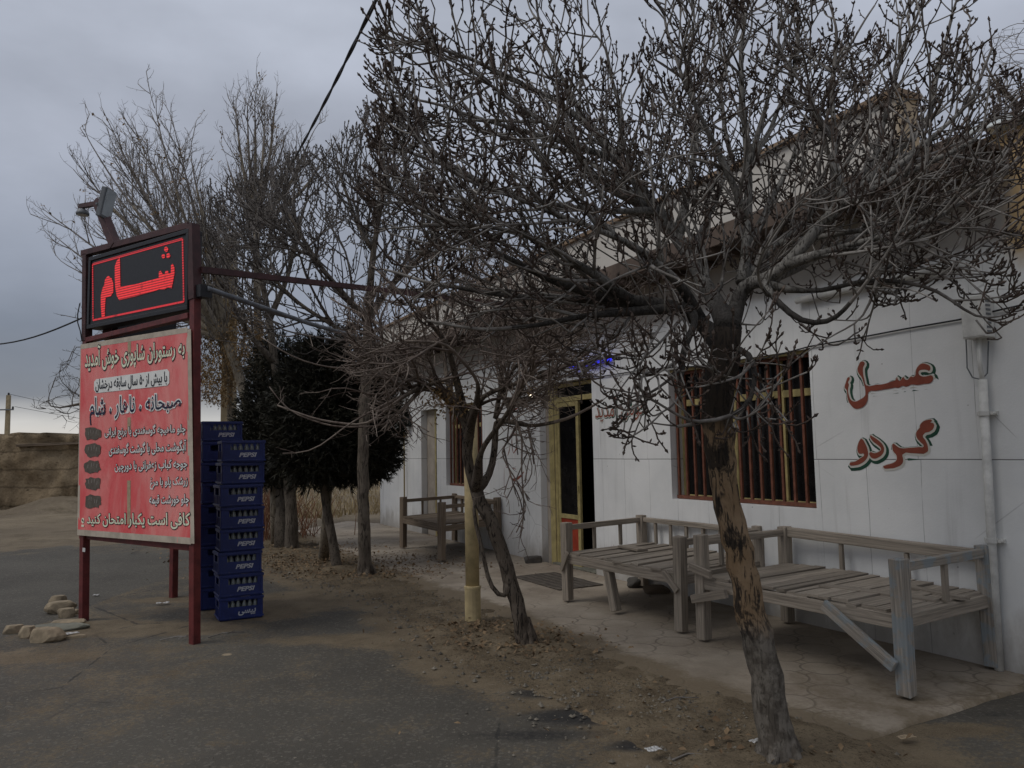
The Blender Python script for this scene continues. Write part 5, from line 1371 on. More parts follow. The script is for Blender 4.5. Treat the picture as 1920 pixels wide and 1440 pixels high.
def fine_twigs(m_, dens, length, rad, upw=.2, thin=.02, leaf=None, leafdens=0, sub=True, name='twigs', spread=.8):
    def go(root, V, par, r, has, base, nl):
        b = MB(); lf = MB()
        for i in range(nl, len(V)):
            if r[i] > thin: continue
            k_ = dens if has[i] else dens * 2.0
            for _ in range(int(k_) + (random.random() < k_ % 1)):
                d0 = (V[i] - V[par[i]]).normalized()
                d = (d0 * .8 + Vector((random.gauss(0, spread), random.gauss(0, spread), random.gauss(0, spread * .7)))).normalized(); l_ = length * random.uniform(.4, 1.4); pts = [V[i]]
                for k in range(4):
                    d = (d + Vector((random.gauss(0, .18), random.gauss(0, .18), upw * .4 + random.gauss(0, .14)))).normalized(); pts.append(pts[-1] + d * l_ / 4)
                b.tube(pts, [rad, rad * .85, rad * .7, rad * .55, rad * .4], 3, False)
                if sub:
                    for k in (1, 2, 3):
                        if random.random() < .7:
                            d2 = (d + Vector((random.gauss(0, .8), random.gauss(0, .8), random.gauss(.1, .5)))).normalized(); b.tube([pts[k], pts[k] + d2 * l_ * .16, pts[k] + (d2 + Vector((0, 0, upw * .4))) * l_ * .3], [rad * .7, rad * .6, rad * .4], 3, False)
                if leaf and random.random() < leafdens:
                    for k in range(3):
                        p = pts[random.choice((2, 3, 4))]; s_ = random.uniform(.02, .05); a = Vector((random.gauss(0, 1), random.gauss(0, 1), random.gauss(-.6, .5))).normalized(); c = a.orthogonal().normalized()
                        lf.quad(p, p + (a + c * .45) * s_, p + a * s_ * 2, p + (a - c * .45) * s_)
        b.build(name, m_, root, base)
        if lf.f: lf.build('dry_leaves', leaf, root, base)
    return go
def px_path(lst, Ys=None): return [(at(x, y, Y), r_) for x, y, Y, r_ in lst]

# whip of dry brown leaves low in the pale tree
def leaf_cloud(root, base, poly, n_, Y, dep, m_, size, name='dry_leaves'):
    b = MB(); P_ = region(poly, n_, Y, dep)
    for p in P_:
        p = Vector(p) + Vector((random.gauss(0, .05), random.gauss(0, .05), random.gauss(0, .05))); s_ = size * random.uniform(.5, 1.3); a = Vector((random.gauss(0, .7), random.gauss(0, .7), random.gauss(-.8, .6))).normalized(); c = a.orthogonal().normalized(); c = Quaternion(a, random.uniform(0, 6)) @ c
        b.quad(p, p + (a + c * .35) * s_, p + a * s_ * 2.2, p + (a - c * .35) * s_)
    return b.build(name, m_, root, base)
# --- the big leaning ash in front
bA = G(1462, 1432)
YA = bA.y
trunkA = [(Vector((bA.x, bA.y, -.05)), .104), (at(1458, 1400, YA), .094)] + px_path([(1440, 1300, YA, .085), (1422, 1210, YA, .080), (1402, 1110, YA, .075), (1378, 1010, YA, .073), (1360, 920, YA, .072), (1348, 840, YA, .08), (1346, 760, YA, .086), (1352, 700, YA, .085), (1360, 650, YA, .075), (1366, 618, YA, .07)])
limbsA = [
    (10, px_path([(1317, 608, 4.2, 0.0410), (1285, 578, 4.1, 0.0369), (1185, 566, 3.95, 0.0328), (1110, 550, 3.85, 0.0279), (1050, 530, 3.75, 0.0230), (990, 505, 3.7, 0.0164), (920, 470, 3.65, 0.0123), (830, 410, 3.6, 0.0099), (760, 375, 3.6, 0.0063)])),      # 0 left
    (11, px_path([(1340, 560, 4.35, 0.0459), (1297, 492, 4.5, 0.0426), (1270, 445, 4.55, 0.0410), (1235, 400, 4.6, 0.0377), (1197, 345, 4.7, 0.0328), (1160, 300, 4.75, 0.0279), (1105, 240, 4.8, 0.0213), (1050, 190, 4.8, 0.0180), (960, 150, 4.75, 0.0148), (870, 105, 4.7, 0.0115), (790, 82, 4.65, 0.0099), (724, 55, 4.6, 0.0063)])),  # 1 up left
    (11, px_path([(1380, 580, 4.3, 0.0459), (1392, 530, 4.3, 0.0410), (1397, 480, 4.35, 0.0295), (1406, 414, 4.4, 0.0262), (1402, 320, 4.45, 0.0230), (1395, 230, 4.5, 0.0197), (1388, 120, 4.5, 0.0148), (1400, 20, 4.5, 0.0107)])),   # 2 centre up
    ((2, 2), px_path([(1432, 530, 4.2, 0.0361), (1476, 497, 4.1, 0.0344), (1543, 417, 4.0, 0.0312), (1582, 384, 3.95, 0.0279), (1615, 366, 3.9, 0.0221), (1722, 312, 3.8, 0.0180), (1775, 292, 3.75, 0.0131), (1830, 260, 3.7, 0.0099)])),   # 3 right
    ((3, 4), px_path([(1620, 345, 4.05, 0.0197), (1660, 300, 4.1, 0.0180), (1705, 268, 4.1, 0.0164), (1748, 220, 4.1, 0.0148), (1752, 150, 4.1, 0.0123), (1785, 40, 4.1, 0.0090)])),  # 4 right up
    ((3, 4), px_path([(1570, 335, 4.0, 0.0180), (1564, 280, 4.05, 0.0148), (1560, 180, 4.1, 0.0123), (1572, 60, 4.1, 0.0090)])),  # 5
    ((2, 2), px_path([(1410, 508, 4.35, 0.0279), (1457, 456, 4.4, 0.0246), (1495, 427, 4.45, 0.0213), (1560, 350, 4.6, 0.0164), (1620, 250, 4.7, 0.0115)])),  # 6
    ((6, 2), px_path([(1527, 446, 4.25, 0.0180), (1588, 437, 4.15, 0.0164), (1617, 424, 4.1, 0.0148), (1690, 402, 4.0, 0.0115), (1790, 425, 3.9, 0.0099), (1880, 440, 3.85, 0.0072)])),  # 7
    ((3, 1), px_path([(1440, 553, 4.05, 0.0164), (1480, 590, 3.95, 0.0164), (1502, 606, 3.9, 0.0156), (1556, 606, 3.85, 0.0139)])),  # 8 blunt
    ((3, 1), px_path([(1500, 550, 4.1, 0.0139), (1547, 545, 4.05, 0.0131), (1623, 523, 3.95, 0.0115), (1680, 497, 3.9, 0.0108), (1760, 478, 3.8, 0.0081)])),  # 9
    ((0, 2), px_path([(1310, 600, 3.9, 0.0180), (1282, 640, 3.82, 0.0172), (1275, 690, 3.8, 0.0156), (1279, 728, 3.8, 0.0115)])),  # 10 drooping
    ((0, 1), px_path([(1270, 527, 4.0, 0.0246), (1225, 490, 3.8, 0.0213), (1185, 455, 3.7, 0.0164), (1100, 420, 3.6, 0.0131), (1000, 385, 3.5, 0.0107), (900, 350, 3.45, 0.0090), (800, 290, 3.4, 0.0063)])),  # 11
    ((1, 4), px_path([(1180, 395, 4.4, 0.0180), (1060, 390, 4.2, 0.0148), (960, 365, 4.1, 0.0123), (860, 325, 4.0, 0.0108), (790, 270, 4.0, 0.0081), (725, 205, 3.95, 0.0054)])),  # 12
    ((1, 6), px_path([(1170, 220, 4.9, 0.0164), (1150, 160, 4.9, 0.0121), (1138, 90, 4.9, 0.0080)])),  # 13
    (10, px_path([(1400, 650, 3.95, 0.0180), (1420, 700, 3.8, 0.0148), (1400, 770, 3.7, 0.0115), (1340, 790, 3.65, 0.0099), (1270, 800, 3.62, 0.0081)])),  # 14 low front twig
    ((2, 5), px_path([(1450, 230, 4.6, 0.0148), (1490, 140, 4.6, 0.0115), (1500, 30, 4.6, 0.0090)])),  # 15
    ((1, 3), px_path([(1290, 350, 4.8, 0.0164), (1310, 240, 4.9, 0.0131), (1290, 100, 4.9, 0.0099)])),  # 16
    ((0, 3), px_path([(1040, 560, 3.9, 0.0164), (930, 552, 4.0, 0.0131), (820, 535, 4.1, 0.0108), (720, 505, 4.15, 0.0063)])),
    ((0, 2), px_path([(1110, 590, 3.8, 0.0148), (1010, 612, 3.75, 0.0115), (910, 620, 3.7, 0.0099), (800, 600, 3.7, 0.0063)])),
    ((1, 7), px_path([(1040, 120, 4.9, 0.0115), (1010, 40, 4.9, 0.0090), (1000, -40, 4.9, 0.0063)])),
    ((1, 6), px_path([(1000, 250, 4.5, 0.0131), (890, 220, 4.4, 0.0108), (800, 190, 4.3, 0.0081), (735, 180, 4.3, 0.0054)])),
    ((1, 3), px_path([(1150, 330, 5.2, 0.0180), (1060, 280, 5.5, 0.0131), (960, 260, 5.7, 0.0099), (860, 230, 5.7, 0.0063)])),
    ((1, 2), px_path([(1330, 400, 5.0, 0.0197), (1370, 300, 5.3, 0.0148), (1350, 180, 5.5, 0.0107), (1380, 60, 5.5, 0.0081)])),
    ((2, 3), px_path([(1470, 330, 4.9, 0.0164), (1530, 230, 5.2, 0.0123), (1570, 120, 5.3, 0.0099), (1640, 10, 5.3, 0.0063)])),
    ((3, 2), px_path([(1600, 455, 3.8, 0.0164), (1710, 428, 3.7, 0.0123), (1810, 380, 3.6, 0.0099), (1890, 310, 3.55, 0.0063)])),
    ((3, 3), px_path([(1640, 300, 4.2, 0.0164), (1665, 200, 4.3, 0.0131), (1690, 100, 4.3, 0.0099), (1740, -20, 4.3, 0.0063)])),
    ((3, 5), px_path([(1780, 230, 3.9, 0.0115), (1830, 180, 3.9, 0.0099), (1860, 90, 3.9, 0.0063)])),
    ((3, 1), px_path([(1540, 480, 4.5, 0.0180), (1650, 420, 4.8, 0.0139), (1760, 380, 5.0, 0.0108), (1870, 350, 5.0, 0.0072)])),
    ((2, 4), px_path([(1330, 250, 4.3, 0.0131), (1280, 150, 4.2, 0.0108), (1245, 40, 4.2, 0.0072)])),
    ((2, 5), px_path([(1440, 180, 4.4, 0.0115), (1480, 60, 4.4, 0.0090), (1500, -40, 4.4, 0.0063)])),
    ((1, 4), px_path([(1110, 330, 4.3, 0.0148), (1050, 250, 4.0, 0.0115), (960, 190, 3.8, 0.0099), (880, 120, 3.7, 0.0063)])),
    ((0, 3), px_path([(1060, 480, 3.6, 0.0148), (980, 430, 3.5, 0.0107), (890, 420, 3.4, 0.0090), (790, 420, 3.4, 0.0054)])),
    ((9, 3), px_path([(1700, 530, 3.8, 0.0108), (1760, 545, 3.75, 0.0090), (1830, 600, 3.7, 0.0063), (1850, 625, 3.7, 0.0045)])),
    ((7, 3), px_path([(1660, 460, 3.9, 0.0108), (1640, 540, 3.85, 0.0090), (1620, 600, 3.85, 0.0054)])),
]
polyA = [(715, 40), (760, -20), (1040, -60), (1120, -20), (1160, 110), (1215, 130), (1225, -40), (1560, -80), (1590, 60), (1640, 100), (1690, -40), (1820, -40), (1830, 130), (1915, 150), (1918, 480), (1880, 640), (1800, 560), (1680, 570), (1640, 640), (1540, 650), (1530, 790), (1400, 810), (1180, 830), (1110, 720), (1000, 660), (850, 640), (740, 560), (700, 400), (710, 180)]
lvA = [(.42, .35, 1.0, .75, .85, .5, .008, .03, .0), (.27, .18, .5, .7, .85, .25, .03, .035, .3), (.16, .10, .26, .6, .8, .1, .09, .03, .3)]
grow_tree('ash_tree', 'large bare foreground tree with an orange and black stained trunk before the barred window', bA, trunkA, limbsA, (at(1350, 640, YA), lvA, crown_clip(polyA, 4.2, 1.7)), (M['bark_ash'], M['limb_ash'], M['twig_ash']), .05, .062, .0039, 2.3, (0, 0, .03),
          bud_shoots(M['bud'], (1, 1, 2, 2), .19, .125, .0043, .8, .014), cut=.011)

# --- thin forked tree beside the cream pole
bB = G(990, 1218); YB = bB.y
trunkB = [(Vector((bB.x, bB.y, -.05)), .075)] + px_path([(978, 1170, YB, .062), (955, 1085, YB, .058), (930, 1005, YB, .056), (908, 955, YB, .055), (893, 918, YB, .054)])
limbsB = [
    (5, px_path([(900, 850, YB - .3, .022), (960, 760, YB - .7, .016), (1020, 660, YB - .9, .012), (1090, 580, YB - .9, .008)])),
    (5, px_path([(878, 885, YB, .04), (868, 850, YB, .042), (880, 822, YB, .045), (874, 795, YB, .04), (850, 760, YB + .1, .03), (800, 720, YB + .1, .022), (730, 690, YB, .016), (660, 660, YB - .1, .011)])),
    (5, px_path([(920, 895, YB + .1, .03), (928, 845, YB + .15, .028), (929, 785, YB + .2, .026), (940, 735, YB + .2, .022), (960, 690, YB + .2, .016), (1010, 640, YB + .1, .011)])),
    (2, px_path([(950, 1128, YB - .04, .02), (918, 1104, YB - .06, .019), (908, 1055, YB - .06, .018), (898, 1005, YB - .06, .018), (884, 960, YB - .04, .016), (890, 930, YB, .012)])),
    ((1, 4), px_path([(905, 740, YB - .3, .02), (960, 720, YB - .5, .016), (1040, 700, YB - .6, .013), (1110, 660, YB - .7, .01)])),
    ((1, 5), px_path([(835, 690, YB + .4, .02), (830, 620, YB + .5, .016), (850, 540, YB + .6, .012)])),
    ((2, 3), px_path([(1000, 800, YB - .4, .016), (1060, 790, YB - .5, .013), (1130, 750, YB - .5, .009)])),
    ((1, 6), px_path([(760, 740, YB - .4, .014), (690, 800, YB - .5, .011), (600, 790, YB - .6, .008), (520, 760, YB - .6, .006)])),
    ((2, 4), px_path([(980, 820, YB - .5, .008), (975, 880, YB - .6, .006), (985, 960, YB - .62, .005), (976, 1008, YB - .62, .004)])),
    ((1, 5), px_path([(780, 660, YB + .3, .016), (700, 600, YB + .4, .012), (620, 560, YB + .4, .008)])),
    ((1, 4), px_path([(840, 640, YB - .4, .018), (760, 560, YB - .6, .013), (700, 500, YB - .6, .008)])),
    ((2, 4), px_path([(1000, 700, YB + .3, .016), (1090, 680, YB + .5, .012), (1180, 660, YB + .6, .008)])),
    ((2, 4), px_path([(940, 620, YB + .3, .016), (960, 540, YB + .4, .012), (1000, 470, YB + .4, .008)])),
    ((1, 3), px_path([(900, 720, YB - .7, .014), (840, 640, YB - 1.0, .011), (760, 640, YB - 1.2, .008)])),
    ((1, 7), px_path([(620, 690, YB - .2, .007), (545, 668, YB - .3, .006), (490, 632, YB - .3, .004)])),
    ((1, 6), px_path([(720, 802, YB - .5, .008), (620, 800, YB - .6, .007), (540, 770, YB - .6, .005), (505, 725, YB - .6, .004)])),
    ((1, 6), px_path([(700, 770, YB - .6, .008), (640, 805, YB - .7, .006), (580, 850, YB - .7, .005), (530, 850, YB - .7, .0035)])),
    ((1, 6), px_path([(690, 745, YB - .3, .008), (650, 720, YB - .4, .006), (600, 735, YB - .4, .004)])),
]
polyBc = [(690, 760), (640, 680), (640, 590), (760, 490), (900, 450), (1060, 480), (1200, 560), (1240, 640), (1180, 690), (1050, 715), (1010, 790), (1000, 900), (985, 1010), (955, 1010), (930, 800), (800, 820), (720, 815)]
lvB = [(.44, .45, 1.3, .6, .9, .5, -.004, .04, .0), (.42, .3, .8, .7, .8, .2, .0, .045, .3), (.26, .15, .45, .7, .8, .1, .02, .05, .3)]
polyB = [(520, 640), (600, 560), (760, 500), (900, 470), (1050, 500), (1180, 560), (1230, 640), (1180, 720), (1120, 780), (1010, 790), (900, 760), (800, 800), (690, 810), (560, 770)]
attrB = np.concatenate([region(polyB, 3600, YB, 1.3), region([(480, 700), (620, 680), (660, 880), (560, 860)], 40, YB - .4, .5), region([(930, 790), (1080, 790), (1010, 930), (950, 900)], 30, YB - .4, .4)])
grow_tree('thorn_tree', 'thin dark forked tree leaning left beside the cream pole, with a low tangled crown', bB, trunkB, limbsB, (at(890, 800, YB), lvB, crown_clip(polyBc, YB, 1.9)), (M['bark_thorn'], M['bark_thorn'], M['twig_thorn']), .065, .085, .0046, 2.4, (0, 0, .0),
          fine_twigs(M['twig_thorn'], .32, .22, .0036, .1, .012), cut=.014, jitter=.3,
          extra=lambda root, V, r, has, base, nl: leaf_cloud(root, base, [(800, 735), (830, 715), (880, 730), (900, 765), (850, 775), (810, 765)], 420, YB, .25, M['dryleaf'], .022))

# --- bare tree with the straight trunk further along
bC = G(687, 1083); YC = bC.y
trunkC = [(Vector((bC.x, bC.y, -.05)), .11)] + px_path([(684, 1040, YC, .082), (682, 950, YC, .076), (681, 850, YC, .073), (684, 750, YC, .07), (687, 660, YC, .064), (690, 600, YC, .058), (694, 540, YC, .05)])
limbsC = [
    (7, px_path([(700, 470, YC, .04), (715, 380, YC, .03), (730, 290, YC, .02)])), (6, px_path([(650, 560, YC - .2, .04), (600, 500, YC - .4, .032), (550, 420, YC - .5, .022), (520, 350, YC - .5, .014)])),
    (6, px_path([(730, 540, YC + .2, .036), (790, 480, YC + .3, .028), (840, 400, YC + .3, .018)])), (5, px_path([(640, 620, YC + .3, .032), (560, 570, YC + .4, .026), (490, 500, YC + .4, .018), (440, 420, YC + .4, .012)])),
    ((0, 1), px_path([(670, 420, YC + .4, .028), (640, 340, YC + .5, .018), (630, 290, YC + .5, .012)])), ((2, 1), px_path([(800, 560, YC - .3, .022), (870, 520, YC - .5, .014)]))]
polyC = [(440, 620), (430, 500), (420, 400), (500, 360), (580, 300), (650, 280), (700, 235), (770, 270), (850, 340), (910, 430), (900, 560), (780, 610), (640, 650), (540, 660)]
polyCc = [(470, 660), (430, 560), (400, 420), (420, 370), (500, 340), (560, 300), (620, 290), (660, 250), (690, 215), (740, 240), (800, 290), (870, 350), (920, 430), (920, 560), (800, 640), (640, 680)]
lvC = [(.75, .7, 1.9, .7, .85, .35, .045, .02, .0), (.42, .4, .9, .7, .75, .2, .09, .025, .3), (.3, .2, .5, .7, .8, .1, .12, .03, .3)]
grow_tree('bare_tree', 'bare tree with one straight brown trunk between the evergreens and the far daybed', bC, trunkC, limbsC, (at(690, 600, YC), lvC, crown_clip(polyCc, YC, 2.1)), (M['bark_grey'], M['bark_grey'], M['twig_grey']), .10, .125, .0062, 2.4, (0, 0, .18),
          bud_shoots(M['twig_grey'], (1, 2, 2), .24, .20, .0062, .9, .02), cut=.02)
bC2 = G(548, 1034); YC2 = bC2.y
trunkC2 = [(Vector((bC2.x, bC2.y, -.05)), .12)] + px_path([(546, 960, YC2, .1), (540, 860, YC2, .09), (530, 760, YC2, .08), (515, 680, YC2, .07), (505, 600, YC2, .06)])
limbsC2 = [(5, px_path([(490, 520, YC2, .045), (470, 440, YC2, .03), (450, 370, YC2, .018)])), (5, px_path([(540, 520, YC2 + .3, .04), (560, 430, YC2 + .3, .028), (580, 340, YC2 + .3, .016)])), (4, px_path([(460, 620, YC2 - .3, .035), (420, 540, YC2 - .4, .025), (395, 460, YC2 - .4, .014)]))]
grow_tree('bare_tree', 'dark bare tree whose twigs rise above the left evergreen, right of the sign', bC2, trunkC2, limbsC2, (at(515, 660, YC2), lvC, crown_clip([(400, 640), (370, 520), (385, 360), (470, 340), (560, 300), (630, 340), (660, 450), (650, 620), (520, 680)], YC2, 1.9)), (M['bark_grey'], M['bark_grey'], M['twig_grey']), .12, .15, .0075, 2.4, (0, 0, .2),
          bud_shoots(M['twig_grey'], (1, 2, 2), .24, .24, .0075, .9, .02), cut=.024)

# --- tall pale trees behind the sign
bF = G(478, 1002); YF = bF.y
trunkF = [(Vector((bF.x, bF.y, -.05)), .16)] + px_path([(480, 900, YF, .13), (478, 800, YF, .12), (450, 710, YF, .10), (425, 640, YF, .085)])
fan = [(230, 520, 100, 440), (330, 600, 230, 400), (390, 480, 320, 210), (220, 400, 150, 300), (340, 560, 180, 420), (360, 500, 215, 260), (370, 470, 245, 225), (300, 450, 150, 240), (330, 470, 190, 200), (350, 420, 285, 185), (380, 400, 355, 280), (280, 520, 85, 395), (300, 560, 110, 490), (320, 620, 170, 600)]
limbsF = []
for (ax_, ay_, ex_, ey_) in fan:
    dy_ = random.uniform(-1.2, 1.2); limbsF.append((4, px_path([((425 + ax_) / 2, (640 + ay_) / 2 - 12, YF + dy_ * .4, .05), (ax_, ay_, YF + dy_, .034), ((ax_ + ex_) / 2, (ay_ + ey_) / 2 + 12, YF + dy_, .02), (ex_, ey_, YF + dy_, .007)])))
attrF = np.concatenate([region([(130, 280), (170, 200), (230, 230), (290, 180), (370, 280), (400, 420), (400, 600), (300, 640), (180, 640), (90, 480), (80, 400)], 520, YF, 1.8), region([(380, 540), (470, 540), (480, 760), (400, 760), (370, 640)], 160, YF, .8)])
grow_tree('pale_tree', 'tall pale bare tree fanning its branches to the left, behind the lit sign', bF, trunkF, limbsF, None, (M['bark_pale'], M['bark_pale'], M['twig_far']), .16, .22, .0075, 2.3, (0, 0, .12),
          fine_twigs(M['twig_far'], .75, .34, .0055, .25, .03, M['dryleaf'], .10, spread=.5), cut=.026, wig=.012)
bG = G(503, 998); YG = bG.y + .8; bG = Vector((bG.x, YG, 0))
trunkG = [(Vector((bG.x, bG.y, -.05)), .15)] + px_path([(500, 880, YG, .13), (492, 760, YG, .11), (485, 640, YG, .095), (482, 520, YG, .08), (480, 430, YG, .07)])
limbsG = [(5, px_path([((480 + ex_) / 2 + (ex_ - 480) * .15, (430 + ey_) / 2, YG + q_, .034), (ex_, ey_, YG + q_, .008)])) for ex_, ey_, q_ in ((425, 300, .3), (440, 190, -.3), (462, 195, .2), (478, 175, .1), (498, 200, -.4), (519, 170, .4), (540, 290, 0), (590, 240, .3), (620, 280, -.2))]
attrG = np.concatenate([region([(420, 400), (415, 250), (440, 190), (520, 175), (545, 280), (540, 420), (480, 450)], 380, YG, 1.0), region([(560, 330), (585, 240), (640, 280), (640, 380)], 40, YG, .6)])
grow_tree('pale_tree', 'tall bare tree with an upright broom of twigs, standing behind the utility pole', bG, trunkG, limbsG, None, (M['bark_pale'], M['bark_pale'], M['twig_far']), .16, .22, .0075, 2.3, (0, 0, .35),
          fine_twigs(M['twig_far'], .75, .34, .0054, .4, .03, M['dryleaf'], .10, spread=.45), cut=.026, wig=.012)
bJ = G(440, 1003); YJ = bJ.y + .5; bJ = Vector((bJ.x, YJ, 0))
trunkJ = [(Vector((bJ.x, bJ.y, -.05)), .09)] + px_path([(436, 900, YJ, .07), (432, 800, YJ, .06), (430, 720, YJ, .05)])
grow_tree('dry_leaf_tree', 'smaller tree holding its dry brown leaves, seen right of the red banner', bJ, trunkJ, [(3, px_path([(415, 650, YJ, .035), (400, 590, YJ, .02)])), (3, px_path([(455, 660, YJ, .035), (465, 590, YJ, .02)]))], region([(385, 600), (400, 560), (470, 570), (490, 690), (450, 770), (395, 720)], 220, YJ, .9), (M['bark_pale'], M['bark_pale'], M['twig_far']), .13, .2, .007, 2.3, (0, 0, .1),
          None, cut=.024, extra=lambda root, V, r, has, base, nl: leaf_cloud(root, base, [(368, 600), (410, 565), (480, 580), (520, 630), (500, 715), (445, 710), (425, 760), (385, 750), (368, 700)], 9000, YJ, .9, M['dryleaf'], .036))
# --- distant trees
bH = Vector((at(215, 880, 30.0).x, 30.0, 0)); YH = 30.0
grow_tree('distant_tree', 'distant bare tree beyond the mud wall, half hidden by the red banner', bH, [(bH + Vector((0, 0, -.1)), .25)] + px_path([(216, 830, YH, .2), (215, 770, YH, .16)]), [(2, px_path([(160, 750, YH, .06), (110, 770, YH, .035), (65, 765, YH, .014)])), (2, px_path([(200, 700, YH, .06), (170, 660, YH, .03), (150, 640, YH, .02)])), (2, px_path([(250, 690, YH, .06), (270, 620, YH, .03)]))],
          region([(60, 760), (95, 690), (150, 640), (280, 600), (330, 700), (300, 790), (130, 800)], 420, YH, 2.0), (M['bark_grey'], M['bark_grey'], M['twig_grey']), .3, .42, .013, 2.4, (0, 0, .05), fine_twigs(M['twig_grey'], .9, .6, .010, .2, .06), cut=.05, wig=.03)
bI = Vector((at(1960, 400, 17.0).x, 17.0, 0)); YI = 17.0
grow_tree('roof_tree', 'bare grey tree rising behind the right end of the restaurant roof', bI, [(bI + Vector((0, 0, -.1)), .22)] + px_path([(1955, 700, YI, .18), (1950, 400, YI, .14), (1945, 260, YI, .11)]), [(3, px_path([(1905, 190, YI, .06), (1860, 150, YI, .03), (1835, 90, YI, .012)])), (3, px_path([(1950, 150, YI, .07), (1930, 60, YI, .03)])), (3, px_path([(2000, 160, YI, .06), (2040, 60, YI, .02)]))],
          region([(1835, 200), (1825, 110), (1880, 50), (1960, 10), (2080, 40), (2080, 220), (1930, 240)], 480, YI, 1.6), (M['bark_grey'], M['bark_grey'], M['twig_far']), .17, .24, .008, 2.4, (0, 0, .1), fine_twigs(M['twig_far'], .6, .36, .006, .2, .03), cut=.03)

# --- two evergreens
def conifer(name, label, base, stems, blobs, n_):
    root = thing(name, base, label, 'tree')
    for pts in stems:
        b = MB(); b.tube([p for p, _ in pts], [r_ for _, r_ in pts], 10, True); b.build('trunk', pts_mat[0] if pts is stems[0] else pts_mat[1], root, base, True)
    b = MB()
    tot = sum(bl__[3] * bl__[4] for bl__ in blobs)
    for (cx_, cy_, Y, rx_, ry_) in blobs:
        c = at(cx_, cy_, Y); sx_ = rx_ / FPX * Y; sz_ = ry_ / FPX * Y
        for _ in range(int(n_ * rx_ * ry_ / tot)):
            d = Vector((random.gauss(0, 1), random.gauss(0, 1), random.gauss(0, 1))).normalized(); q_ = random.random() ** .33
            lump = 1 + .22 * mnoise.noise(d * 2.7 + c)
            p = c + Vector((d.x * sx_, d.y * sx_, d.z * sz_)) * q_ * lump
            a = (Vector((d.x, d.y, d.z * .4 + random.choice((.7, .3, -.5)))) + Vector((random.gauss(0, .45), random.gauss(0, .45), random.gauss(0, .45)))).normalized(); o_ = Quaternion(a, random.uniform(0, 6.28)) @ a.orthogonal().normalized()
            l_ = random.uniform(.10, .22)
            for t, sp in ((0, .0), (.25, .55), (.25, -.55), (.5, .5), (.5, -.5)):
                s0_ = p + a * l_ * t; e_ = s0_ + (a + o_ * sp) * l_ * (.62 - t * .3); w = o_.cross(a) * .010 if random.random() < .5 else o_ * .012
                b.quad(s0_ - w, e_, s0_ + w)
    b.build('foliage', M['conifer'], root, base)
    return root
pts_mat = (M['bark_pale'], M['bark_grey'])
bD = G(617, 1066); YD = bD.y
conifer('evergreen_tree', 'near evergreen with crossing stems, dark crown reaching to the white wall', bD,
        [[(G(606, 1052) - Vector((0, 0, .05)), .085), (at(610, 1000, YD + .3), .07), (at(614, 930, YD + .2), .06), (at(618, 800, YD), .05)], [(G(634, 1072) - Vector((0, 0, .05)), .08), (at(625, 1020, YD), .065), (at(612, 950, YD), .06), (at(607, 900, YD), .07), (at(610, 780, YD), .06)]],
        [(610, 780, YD, 105, 120), (680, 800, YD + .3, 78, 105), (590, 850, YD - .2, 80, 62), (700, 860, YD + .3, 50, 42), (640, 700, YD, 95, 80), (650, 860, YD, 70, 50)], 15000)
bE = G(532, 1028); YE = bE.y
conifer('evergreen_tree', 'left evergreen with several pale stems, its dark crown behind the blue crates', bE,
        [[(G(519, 1022) - Vector((0, 0, .05)), .10), (at(516, 960, YE), .085), (at(514, 850, YE), .07)], [(G(533, 1032) - Vector((0, 0, .05)), .17), (at(531, 960, YE), .14), (at(530, 850, YE), .12)], [(G(549, 1026) - Vector((0, 0, .05)), .09), (at(547, 960, YE + .2), .08), (at(545, 850, YE), .07)]],
        [(525, 800, YE, 82, 118), (490, 830, YE, 48, 78), (570, 770, YE, 70, 120), (540, 700, YE + .2, 75, 75), (540, 870, YE, 75, 45)], 11000)
# dry red-stemmed bush
bS = G(505, 1010); sb = thing('dry_bush', bS, 'dry reddish bush between the crates and the evergreen stems', 'bush')
b = MB()
for _ in range(220):
    p = bS + Vector((random.gauss(0, .5), random.gauss(0, .4), 0)); d = Vector((random.gauss(0, .3), random.gauss(0, .3), 1)).normalized(); pts = [p]
    for k in range(4): d = (d + Vector((random.gauss(0, .2), random.gauss(0, .2), 0))).normalized(); pts.append(pts[-1] + d * random.uniform(.15, .34))
    b.tube(pts, [.009, .008, .006, .005, .003], 3, False)
b.build('stems', M['reds'], sb, bS)

# ------------------------------------------------------------------ poles, wires, far wall
pb = Vector((at(428, 880, 17.5).x, 17.5, 0))
up_ = thing('utility_pole', pb, 'square tan concrete utility pole rising behind the crates and trees', 'utility pole')
tz = at(424, 440, 17.5).z
b = MB(); b.bar((0, 0, -.1), (-.02, 0, tz), .30, .30, up=Vector((0, 1, 0)), taper=.8)
b.build('shaft', M['concrete'], up_, bevel=.02)
b = MB(); b.bar((-.6, 0, tz - .3), (.6, 0, tz - .3), .07, .08); b.build('crossarm', M['steel'], up_)
b = MB(); ax_ = at(706, -2, 6.5); bx2 = at(492, 396, 16.6); dv_ = ax_ - at(610, 190, 9.5); ctrl = [ax_ + dv_ * 5 + Vector((0, 0, 3.0)), ax_ + dv_ * 2.6 + Vector((0, 0, .6)), ax_ + dv_ * 1.0 + Vector((0, 0, .06)), ax_, at(610, 190, 9.5), at(545, 310, 13.0), bx2, pb + Vector((0, -.1, tz - .25))]
